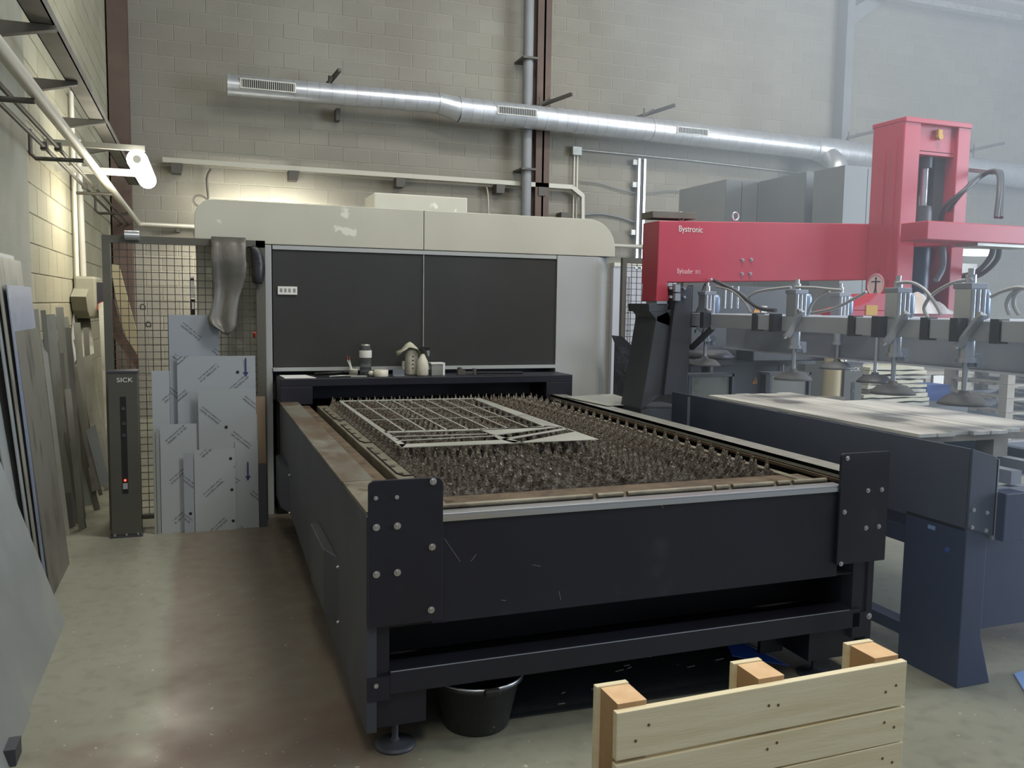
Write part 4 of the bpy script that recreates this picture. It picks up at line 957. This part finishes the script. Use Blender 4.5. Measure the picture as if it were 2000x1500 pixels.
# tower on the gantry
tw = thing('gantry_tower', 'tall red lifting tower with a vertical cylinder and a side arm', 'machine', (5.0, 4.8, 1.5))
YT = 4.8; xa, xb = 4.655, 5.27; zt, zb2 = 2.955, 1.45
B(xa, xa+.15, YT, YT+.30, zb2, zt-.02).build('column', 'red', tw, bevel=.008)
B(xb-.12, xb, YT, YT+.25, zb2, zt-.03).build('column', 'red', tw, bevel=.006)
B(xa, xb, YT-.01, YT+.31, zt-.035, zt).build('top_plate', 'red', tw, bevel=.004)
B(xa+.15, xb-.12, YT+.03, YT+.06, zt-.22, zt-.035).build('crosspiece', 'red', tw)
B(xa+.15, xb-.12, YT+.03, YT+.22, zt-.24, zt-.215).build('crosspiece', 'red', tw)
B(xa+.15, xb-.12, YT+.24, YT+.26, zt-.50, zt-.2).build('back_plate', 'red', tw); B(xa+.15, xb-.12, YT+.24, YT+.26, zb2, zt-.80).build('back_plate', 'red', tw)
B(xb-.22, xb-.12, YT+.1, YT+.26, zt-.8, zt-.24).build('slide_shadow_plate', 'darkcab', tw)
ox = ay(1833, 262, YT+.02); b = MB(); b.cyl((ox.x, YT+.02, ox.z-.02), (ox.x, YT-.005, ox.z-.02), .022, n=12); b.box(ox.x-.02, ox.x+.02, YT+.0, YT+.03, ox.z-.03, ox.z+.03); b.build('lock_bolt', 'yellow', tw, bevel=.005)
B(xa-.012, xa, YT+.16, YT+.18, 1.9, 2.75).build('guide_strip', 'red', tw); B(xa-.015, xa, YT+.06, YT+.09, 1.82, 2.82).build('guide_strip', 'red', tw)
xc = 4.98
MB().cyl((xc+.0, YT+.12, 2.33), (xc, YT+.12, zt-.24), .028, n=16).build('piston_rod', 'silver', tw)
MB().cyl((xc, YT+.12, zt-.32), (xc, YT+.12, zt-.24), .05, n=16).build('rod_nut', 'darkcab', tw)
MB().cyl((xc-.02, YT+.12, 2.24), (xc-.02, YT+.12, 2.36), .08, n=20).build('collar', 'darkcab', tw)
MB().cyl((xc-.02, YT+.12, 1.55), (xc-.02, YT+.12, 2.24), .085, n=20).build('cylinder', 'navy_glare', tw)
B(4.30, 8.0, 4.2, 4.42, 2.05, 2.168).build('side_arm', 'red', tw, bevel=.006)
B(xa+.16, xa+.45, 4.42, YT+.03, 2.06, 2.16).build('arm_root', 'red', tw)
for (x, w_) in ((4.75, .5),): B(x, x+w_, 4.22, 4.4, 2.03, 2.05).build('arm_pad', 'galv', tw)
B(xa-.45, xb+.2, YT-.02, YT+.3, 1.45, 1.60).build('carriage', 'red', tw, bevel=.006)
MB().prism([(xa-.45, YT-.02, 1.6), (xa+.05, YT-.02, 1.6), (xa+.05, YT-.02, 1.72), (xa-.18, YT-.02, 1.72), (xa-.25, YT-.02, 1.66)], (0, .25, 0)).build('carriage_wedge', 'red', tw, bevel=.004)
# pictogram disc and yellow label
p = ax(1711, 557, xa-.001); 
pic = MB(); pic.cyl((xa-.001, p.y, p.z), (xa-.004, p.y, p.z), .075, n=28); pic = pic.build('warning_disc', 'white', tw)
rg = MB(); K = 28; rg.tube([(xa-.004, p.y+.08*math.cos(2*PI*k/K), p.z+.08*math.sin(2*PI*k/K)) for k in range(K+1)], .005, 6); rg.build('disc_ring', 'inkpink', pic)
fg = MB(); X_ = xa-.0055
fg.cyl((xa-.004, p.y, p.z+.048), (X_, p.y, p.z+.048), .010, n=10); fg.box(X_, xa-.004, p.y-.045, p.y+.045, p.z+.022, p.z+.030); fg.box(X_, xa-.004, p.y-.008, p.y+.008, p.z-.02, p.z+.034)
fg.prism([(X_, p.y-.008, p.z-.02), (X_, p.y+.008, p.z-.02), (X_, p.y+.018, p.z-.06), (X_, p.y+.008, p.z-.06)], (.001, 0, 0)); fg.prism([(X_, p.y-.008, p.z-.02), (X_, p.y+.004, p.z-.02), (X_, p.y-.004, p.z-.06), (X_, p.y-.014, p.z-.06)], (.001, 0, 0)); fg.build('figure_mark', 'ink', pic)
p = ay(1702, 606, YT-.02); B(p.x-.05, p.x+.05, YT-.025, YT-.02, p.z-.035, p.z+.035).build('yellow_label', 'yellow', tw)
# hoses of the tower
MB().tube([ay(1838, 425, 4.9), ay(1850, 400, 4.8), ay(1880, 375, 4.7), ay(1915, 345, 4.7), ay(1935, 335, 4.6), ay(1950, 338, 4.5), ay(1952, 370, 4.4), ay(1946, 425, 4.35)], .018, 8, 5).build('hose', 'darkhose', tw)
MB().tube([ay(1848, 426, 4.9), ay(1862, 398, 4.8), ay(1890, 365, 4.7), ay(1920, 340, 4.7), ay(1945, 335, 4.6), ay(1957, 345, 4.5), ay(1955, 425, 4.35)], .016, 8, 5).build('hose', 'darkhose', tw)
MB().tube([ay(1940, 475, 4.4), ay(1935, 500, 4.5), ay(1915, 525, 4.7), ay(1895, 535, 4.9), ay(1878, 538, 5.0)], .018, 8, 5).build('hose', 'darkhose', tw)
MB().tube([ay(1952, 475, 4.4), ay(1948, 505, 4.5), ay(1925, 530, 4.7), ay(1898, 543, 4.9), ay(1878, 546, 5.0)], .018, 8, 5).build('hose', 'darkhose', tw)
MB().tube([ay(1840, 470, 4.75), ay(1842, 500, 4.75), ay(1840, 525, 4.75), ay(1828, 548, 4.75)], .022, 8, 5).build('hose', 'greybeam', tw)
b = MB(); b.bar(ay(1898, 332, 4.95), ay(1945, 337, 4.6), .05, .03); b.build('hose_bracket', 'greybeam', tw)
rr = random.Random(9); N = 14; vs = []
for i in range(N+1):
    for j in range(N+1):
        u, v_ = i/N, j/N
        hgt = (.13*math.exp(-((u-.3)/.2)**2)+.07*math.exp(-((u-.68)/.22)**2))*max(0, math.sin(v_*PI))**.6
        vs.append((4.72+.42*u, 4.70+.22*v_+.01*math.sin(u*15), 1.603+hgt+.010*math.sin(u*17+v_*9)*math.sin(v_*PI)+(0 if v_ > .2 else -.02*(1-v_*5))))
tag(MB().add(vs, [(i*(N+1)+j, (i+1)*(N+1)+j, (i+1)*(N+1)+j+1, i*(N+1)+j+1) for i in range(N) for j in range(N)], True).build('white_cloth', 'cloth'), 'white crumpled cloth heaped on the red carriage between the columns', 'cloth')

# ------------------------------------------------------------------ suction frame hanging over the loading table
sf = thing('vacuum_lifter', 'grey vacuum lifter with long rails and crossbars over the loading table', 'machine', (3.3, 3.8, 1.5))
XR_ = 3.25
B(XR_, XR_+.08, 2.3, 5.12, 1.472, 1.560).build('long_rail', 'rail', sf, bevel=.003)
B(3.95, 4.03, 2.3, 5.6, 1.49, 1.56).build('long_rail', 'rail', sf)
B(4.0, 4.1, 2.2, 5.9, 1.285, 1.45).build('main_beam', 'greybeam', sf, bevel=.004)
MB().box(3.98, 4.12, 2.2, 5.9, 1.275, 1.286).build('beam_flange', 'rail', sf)
for yc in (5.08, 4.33, 3.50, 3.02, 2.64):
    b = B(3.20, 4.4, yc-.06, yc+.06, 1.475, 1.565).build('crossbar', 'rail', sf, bevel=.003)
    for s_ in (-1, 1): B(3.19, 3.25, yc+s_*.085-.022, yc+s_*.085+.022, 1.466, 1.572).build('clamp_band', 'darkcab', sf)
def sucker(px, x, y, big=1, ztop=1.56, cup=1.12, label='', lever=True, body=True):
    t = thing('suction_cylinder', label, 'pneumatic cylinder', (x, y, ztop), 'suction cylinders on the lifting frame')
    s_ = big
    if not body:
        B(x-.03, x+.03, y-.03, y+.03, ztop-.08, ztop).build('rod_guide', 'greybeam', t)
        b = MB(); b.cyl((x, y, cup+.03), (x, y, ztop-.08), .012, n=10); b.build('rod', 'silver', t)
        MB().lathe([(0, .035), (.02, .034), (.025, .02), (.07, .012), (.10, -.014), (.112, -.03), (.105, -.03), (.06, -.004), (0, 0)], (x, y, cup), 28).build('suction_cup', 'darkcab', t)
        return t
    b = MB(); b.box(x-.04*s_, x+.04*s_, y-.04*s_, y+.04*s_, ztop, ztop+.13*s_)
    for dx in (-.028, 0, .028): b.cyl((x+dx*s_, y-.042*s_, ztop+.002), (x+dx*s_, y-.042*s_, ztop+.128*s_), .009*s_, n=8)
    b.build('cylinder_body', 'silver', t)
    B(x-.046*s_, x+.046*s_, y-.046*s_, y+.046*s_, ztop+.13*s_, ztop+.155*s_).build('head', 'greybeam', t, bevel=.003)
    b = MB(); b.cyl((x, y, ztop+.155*s_), (x, y, ztop+.19*s_), .022*s_, n=10); b.cyl((x, y, ztop+.19*s_), (x, y, ztop+.215*s_), .013*s_, n=10); b.build('fitting', 'silver', t)
    MB().lathe([(0, 0), (.022*s_, .01), (.028*s_, .03), (.028*s_, .11*s_), (.02*s_, .13*s_), (0, .135*s_)], (x+.075*s_, y, ztop), 14).build('side_cylinder', 'bluecyl', t)
    if lever:
        b = MB(); b.bar((x-.065, y-.13, ztop+.03), (x-.065, y-.01, ztop-.12), .014, .045*s_, up=(1, 0, 0)); lv = b.build('lever', 'rail', t)
        for q_ in ((y-.13, ztop+.03), (y-.01, ztop-.12)): MB().cyl((x-.073, q_[0], q_[1]), (x-.09, q_[0], q_[1]), .013, n=10).build('bolt', 'bolt', lv)
    b = MB(); b.cyl((x, y, ztop-.17), (x, y, ztop-.09), .032*s_, n=14); b.cyl((x, y, ztop-.19), (x, y, ztop-.17), .04*s_, n=14); b.build('rod_guide', 'silver', t)
    b = MB(); b.box(x+.0, x+.07*s_, y-.02, y+.02, ztop-.21, ztop-.15); b.cyl((x+.05, y-.03, ztop-.2), (x+.05, y+.03, ztop-.2), .015, n=10); b.build('rod_clamp', 'greybeam', t)
    b = MB(); b.cyl((x, y, cup+.03), (x, y, ztop-.19), .012, n=10); b.build('rod', 'silver', t)
    MB().lathe([(0, .035), (.02, .034), (.025, .02), (.07, .012), (.10, -.014), (.112, -.03), (.105, -.03), (.06, -.004), (0, 0)], (x, y, cup), 28).build('suction_cup', 'rubber', t)
    return t
def yrail(px, X): return ax(px, 600, X).y
xs_ = 3.29
sucker(0, xs_, yrail(1380, xs_), label='farthest suction cylinder, at the left end of the lifting frame', cup=ax(1382, 706, xs_).z)
sucker(0, xs_, yrail(1555, xs_), label='suction cylinder over the second steel tub', cup=ax(1552, 732, xs_).z)
sucker(0, xs_, yrail(1752, xs_), label='suction cylinder in front of the red tower foot', cup=ax(1740, 757, xs_).z)
sucker(0, xs_, yrail(1893, xs_), label='large suction cylinder right of the red tower', cup=ax(1887, 778, xs_).z, big=1.1)
sucker(0, 3.99, yrail(1640, 3.99), label='small suction cylinder on the far rail left of the red tower', cup=ax(1638, 712, 3.99).z, lever=False)
sucker(0, 3.99, ax(1716, 600, 3.99).y, label='bare rod with a dark suction cup hanging left of the cylinder at the tower foot', cup=ax(1712, 738, 3.99).z, body=False)
def P3(px, py, X): return ax(px, py, X)
hs = [
 ([(1400, 560), (1430, 568), (1455, 590), (1466, 610)], 'thin clear hose curving down from the farthest cylinder'),
 ([(1395, 548), (1440, 570), (1480, 600), (1515, 606)], 'dark thick hose from the farthest cylinder to the second crossbar'),
 ([(1460, 582), (1480, 570), (1515, 564), (1545, 561)], 'clear hose arching to the second cylinder'),
 ([(1555, 561), (1590, 562), (1620, 565), (1645, 567)], 'straight clear hose from the second to the small cylinder'),
 ([(1620, 568), (1598, 578), (1585, 595), (1578, 612)], 'clear hose bending down right of the second cylinder'),
 ([(1585, 612), (1630, 602), (1665, 585), (1692, 570)], 'long clear hose rising toward the tower foot'),
 ([(1752, 553), (1780, 552), (1805, 565), (1825, 590), (1838, 614)], 'hose arching right from the cylinder in front of the tower'),
 ([(1900, 545), (1860, 553), (1822, 575), (1805, 600), (1812, 620)], 'hose arching left from the large cylinder'),
 ([(1935, 580), (1955, 570), (1985, 562), (2010, 565)], 'hose running off right of the large cylinder'),
 ([(2000, 560), (1975, 575), (1966, 595), (1972, 615)], 'inner hose loop at the right edge'),
 ([(2010, 555), (1985, 572), (1980, 595), (1990, 615)], 'outer hose loop at the right edge'),
 ([(1340, 640), (1365, 600), (1375, 560), (1390, 545)], 'thin hoses rising beside the support post')]
for i, (pp_, lab) in enumerate(hs):
    tag(MB().tube([P3(x, y, 3.22+.008*i) for x, y in pp_], .0085 if i != 1 else .013, 8, 6).build('air_hose', 'hose' if i != 1 else 'darkhose'), lab, 'hose', 'air hoses on the suction frame')
hb = MB()
for dx in (0, .05, .1):
    p = ax(1415, 560, 3.3); hb.cyl((3.3+dx, 4.9, 1.60), (3.3+dx, 4.9, 1.75), .012, n=8)
hb.build('valve_block', 'silver', sf)
b = MB(); b.bar(ax(1350, 680, 3.2), ax(1392, 640, 3.2), .03, .03); b.build('strut', 'charcoal', sf)

# ------------------------------------------------------------------ background machines
def cabinet(pn, pf, Yn, x1, zt_, label, m1='cablight'):
    a = ay(pn[0], pn[1], Yn); b = ax(pf[0], pf[1], a.x)
    t = thing('machine_cabinet', label, 'cabinet', (a.x, Yn, 0), 'tall grey cabinets behind the gantry')
    B(a.x+.004, x1, Yn, b.y, 0.0, a.z).build('body', 'cab', t)
    B(a.x, a.x+.004, Yn+.01, b.y, 0.05, a.z-.005).build('side_sheet', m1, t)
    for k in (.33, .66):
        x = a.x+(x1-a.x)*k
        if x1-a.x > .6: B(x-.003, x+.003, Yn-.002, Yn, .05, a.z-.02).build('door_gap', 'black', t)
    B(a.x+.1, a.x+.12, Yn-.03, Yn, 1.0, 1.2).build('handle', 'silver', t)
    return a, b
cabinet((1418, 350), (1327, 369), 8.5, 6.35, 0, 'farthest and leftmost tall grey cabinet behind the gantry')
cabinet((1575, 335), (1475, 352), 7.7, 6.45, 0, 'middle tall grey cabinet behind the gantry', 'cab')
cabinet((1650, 322), (1590, 337), 6.95, 6.9, 0, 'nearest tall grey cabinet beside the red tower', 'cab')
t = thing('control_cabinet', 'low dark grey cabinet with warning labels behind the suction frame', 'cabinet', (4.7, 6.5, 0))
B(4.05, 5.12, 6.5, 7.3, 0, 1.80).build('body', 'darkcab', t, bevel=.004)
B(4.0, 5.35, 6.44, 6.5, 1.10, 1.16).build('ledge', 'charcoal', t)
for px, py in ((1475, 743), (1478, 604)):
    p = ay(px, py, 6.499); w_ = MB().prism([(p.x-.035, 6.499, p.z-.03), (p.x+.035, 6.499, p.z-.03), (p.x, 6.499, p.z+.035)], (0, -.003, 0)).build('warning_label', 'orange', t)
    B(p.x-.003, p.x+.003, 6.494, 6.496, p.z-.012, p.z+.014).build('exclamation', 'ink', w_)
    s_ = B(p.x+.05, p.x+.11, 6.496, 6.499, p.z-.03, p.z+.03).build('white_label', 'white', t)
    B(p.x+.068, p.x+.092, 6.494, 6.496, p.z-.012, p.z+.012).build('symbol', 'ink', s_)
MB().cyl((5.02, 6.48, .9), (5.02, 6.48, 1.12), .008, n=8).build('handle', 'silver', t)
def tub(pxl, pxr, pyt, Y, label):
    a, b = ay(pxl, pyt, Y), ay(pxr, pyt, Y); t = thing('steel_tub', label, 'tub', ((a.x+b.x)/2, Y, .6), 'open steel tubs behind the loading table')
    B(a.x+.03, b.x-.02, Y, Y+.012, .60, a.z-.02).build('front', 'tub', t)
    B(a.x+.03, a.x+.045, Y, Y+.12, .6, a.z-.02).build('side', 'tub', t); B(b.x-.035, b.x-.02, Y, Y+.12, .6, a.z-.02).build('side', 'tub', t); B(a.x+.03, b.x-.02, Y+.11, Y+.12, .6, a.z-.02).build('back', 'tub', t)
    b_ = MB(); b_.box(a.x, b.x, Y-.02, Y+.14, a.z-.022, a.z); b_.box(a.x, a.x+.03, Y-.02, Y+.14, .6, a.z-.02); b_.box(b.x-.02, b.x, Y-.02, Y+.02, 0, a.z); b_.box(a.x, a.x+.03, Y-.02, Y+.02, 0, .6); b_.build('frame', 'darkcab', t)
    B(a.x-.04, a.x, Y-.03, Y+.05, .75, a.z-.01).build('hinge_block', 'black', t)
tub(1342, 1432, 731, 5.75, 'left open steel tub behind the loading table')
tub(1500, 1582, 728, 5.85, 'right open steel tub behind the loading table')
b = MB(); a_ = ay(1365, 690, 5.95); b.lathe([(0, .06), (.16, .05), (.22, .0), (.2, -.02), (0, -.03)], (4.0, 6.15, 1.2), 20); b.cyl((4.0, 6.15, 0), (4.0, 6.15, 1.2), .05, n=10); tag(b.build('dark_hood', 'charcoal'), 'low round dark hood above the left steel tub', 'hood')
tag(MB().box(4.45, 5.25, 6.15, 6.4, 1.15, 1.27).build('dark_tray', 'charcoal', bevel=.01), 'flat dark tray above the right steel tub', 'tray')
p = ay(1622, 740, 6.1); t = tag(MB().cyl((p.x, 6.1, 0), (p.x+.03, 6.1, 1.35), .085, n=20).build('beige_tube', 'beige'), 'upright beige cardboard tube behind the loading table', 'tube')
# stack of folded cardboard
t = thing('stack_table', 'low dark table under the pile of folded card behind the loader', 'table', (6.6, 6.6, 0))
B(6.0, 7.1, 6.3, 6.85, .62, .68).build('table_top', 'darkcab', t)
for x in (6.05, 7.0):
    for y in (6.35, 6.78): B(x, x+.05, y, y+.05, 0, .62).build('leg', 'darkcab', t)
rr = random.Random(8); z = .685
labs = ['lowest', 'second', 'third', 'fourth', 'fifth', 'sixth', 'seventh', 'eighth', 'topmost']
a_, b_ = ay(1675, 760, 6.5), ay(1795, 760, 6.5)
for k in range(9):
    h_ = .042; x0, x1 = a_.x+rr.uniform(-.03, .05), b_.x+rr.uniform(-.09, .04); vs = []; N = 8
    for s_ in (0, 1):
        for i in range(N+1):
            for j in (0, 1): vs.append((x0+(x1-x0)*i/N, 6.4+.42*j, z+s_*h_*.7+rr.uniform(-.006, .006)))
    fs = []
    n_ = 2*(N+1)
    for i in range(N): fs += [(2*i, 2*i+1, 2*i+3, 2*i+2), (n_+2*i, n_+2*i+2, n_+2*i+3, n_+2*i+1), (2*i, 2*i+2, n_+2*i+2, n_+2*i), (2*i+1, n_+2*i+1, n_+2*i+3, 2*i+3)]
    fs += [(0, n_, n_+1, 1), (2*N, 2*N+1, n_+2*N+1, n_+2*N)]
    tag(MB().add(vs, fs).build('folded_card', 'cardboard' if k % 3 else 'offcut'), labs[k]+' folded card sheet in the pile behind the loading table', 'card', 'folded card sheets in the pile behind the loader'); z += h_+.002
t = thing('blue_box', 'blue carton right of the pile of folded card', 'box', (7.5, 7.0, .7))
p = ay(1838, 770, 7.0); B(p.x-.2, p.x+.13, 7.0, 7.3, p.z-.12, p.z+.1).build('carton', 'blue', t); B(p.x-.2, p.x+.05, 6.99, 7.28, p.z-.32, p.z-.12).build('lower_carton', 'white', t)
for x in (p.x-.18, p.x+.0): B(x, x+.04, 7.02, 7.2, 0, p.z-.32).build('leg', 'oldwood', t)
def pallet(x, y, z, label, group, w=1.0, d=.8, m='oldwood'):
    t = thing('wooden_pallet', label, 'pallet', (x, y, z), group)
    for i in range(5): B(x, x+w, y+i*(d-.1)/4, y+i*(d-.1)/4+.1, z+.12, z+.142).build('deck_board', m, t)
    for i in range(3):
        for j in range(2): B(x+i*(w-.1)/2, x+i*(w-.1)/2+.1, y+j*(d-.1), y+j*(d-.1)+.1, z+.02, z+.12).build('block', m, t)
    for i in range(3): B(x+i*(w-.1)/2, x+i*(w-.1)/2+.1, y, y+d, z, z+.02).build('bottom_board', m, t)
GP = 'stacked pallets at the right edge'
pz = ay(1965, 800, 6.4)
for k in range(8): pallet(pz.x, 6.4, .145*k, ['lowest', 'second lowest', 'third', 'fourth', 'fifth', 'sixth', 'second highest', 'highest'][k]+' pallet of the stack at the right edge behind the loader', GP)
t = thing('timber_crate', 'open grey timber crate with uprights behind the suction frame', 'crate', (8.0, 8.5, 0))
a_, b_ = ay(1790, 740, 8.6), ay(1868, 748, 8.6)
B(a_.x, b_.x+.3, 8.6, 8.7, a_.z-.22, a_.z-.12).build('rail', 'oldwood', t); B(a_.x, b_.x+.3, 8.6, 8.7, a_.z+.05, a_.z+.09).build('rail', 'oldwood', t)
for i in range(6): x = a_.x+i*(b_.x-a_.x+.2)/5; B(x, x+.09, 8.62, 8.7, 0, a_.z+.05).build('upright', 'oldwood', t)
B(a_.x+.28, a_.x+.48, 8.59, 8.6, a_.z-.10, a_.z+.04).build('paper', 'white', t)
B(a_.x, b_.x+.3, 8.72, 9.2, 0, a_.z-.02).build('contents', 'darkcab', t)
t = thing('grey_bin', 'dark grey box standing behind the pile of folded card', 'box', (6.9, 8, 0))
a_, b_ = ay(1732, 715, 8.0), ay(1772, 715, 8.0); B(a_.x, b_.x, 8.0, 8.4, 0, a_.z).build('body', 'darkcab', t, bevel=.01); B(a_.x-.01, b_.x+.01, 7.99, 8.41, a_.z, a_.z+.02).build('lid', 'charcoal', t)
t = thing('steel_drawer_unit', 'bluish grey steel unit left of the stacked pallets', 'cabinet', (7.0, 7.2, 0))
a_, b_ = ay(1880, 780, 6.9), ay(1948, 790, 6.9); B(a_.x, b_.x, 6.9, 7.3, 0, a_.z-.02).build('body', 'greybeam', t, bevel=.005)
for k in range(3): B(a_.x+.02, b_.x-.02, 6.895, 6.9, .12+.22*k, .32+.22*k).build('drawer', 'rail', t)

# ------------------------------------------------------------------ wooden pallet standing in the foreground
fpal = thing('wooden_pallet', 'new pine pallet standing on edge in the right foreground', 'pallet', (1.2, 1.53, 0))
xl, xr2, yf = .79, 1.553, 1.50
tops = [.775, .655, .536, .418, .30, .182, .11]
rr = random.Random(2)
zc = [(.772, .665), (.660, .578), (.574, .492), (.488, .406), (.402, .32), (.316, .234), (.230, .148), (.144, .06), (.056, .0)]
for k, (zt_, zb_) in enumerate(zc):
    tl = .0; b = MB(); y0 = yf+rr.uniform(-.0015, .0015)
    b.prism([(xl+rr.uniform(-.001, .001), y0, zb_), (xr2+rr.uniform(-.001, .001), y0, zb_+(.004 if k else .006)), (xr2, y0, zt_+.006), (xl, y0, zt_-.004)], (0, .018, 0))
    o = b.build('plank', 'wood', fpal, bevel=.0015)
    for xn in ((xl+.045, xl+.075), (1.165, 1.19), (xr2-.06, xr2-.03)):
        for x in xn:
            zz = (zt_+zb_)/2+rr.uniform(-.02, .02)
            MB().cyl((x, y0+.001, zz), (x, y0-.0008, zz), .0035, n=8).build('nail', 'knot', o)
for x0, x1 in ((.80, .868), (1.148, 1.216), (1.472, 1.542)):
    zt_ = .778+(x0-.8)*.014
    B(x0, x1, yf+.0185, yf+.098, 0, zt_).build('stringer', 'woodin', fpal)
    B(x0, x1, yf+.0185, yf+.098, zt_, zt_+.001).build('end_grain', 'woodend', fpal)
    B(x0-.010, x1, yf+.0985, yf+.114, 0, zt_+.004).build('back_board', 'wood', fpal, bevel=.001)
# further narrow offcuts filling the heap between the pier and the fence post
rr = random.Random(21)
names = ['pale', 'dull', 'rusty-edged', 'bent-looking', 'short', 'long', 'thin', 'slim', 'scuffed', 'plain']
for k in range(10):
    yb_ = 6.35+.18*k; xb_ = -.86+rr.uniform(-.03, .09)+.006*k; z_ = rr.uniform(.95, 1.5)
    a = Vector((xb_, yb_, 0)); b = Vector((-1.0+rr.uniform(0, .05), yb_+rr.uniform(-.15, .1), z_))
    tag(MB().bar(a, b, rr.uniform(.02, .07), .006, up=(.5, -1, 0)).build('metal_offcut', ('offcut', 'offcutdark', 'sheetgrey')[k % 3]), names[k]+' narrow offcut in the heap between the plaster pier and the left fence', 'metal strip', GO)
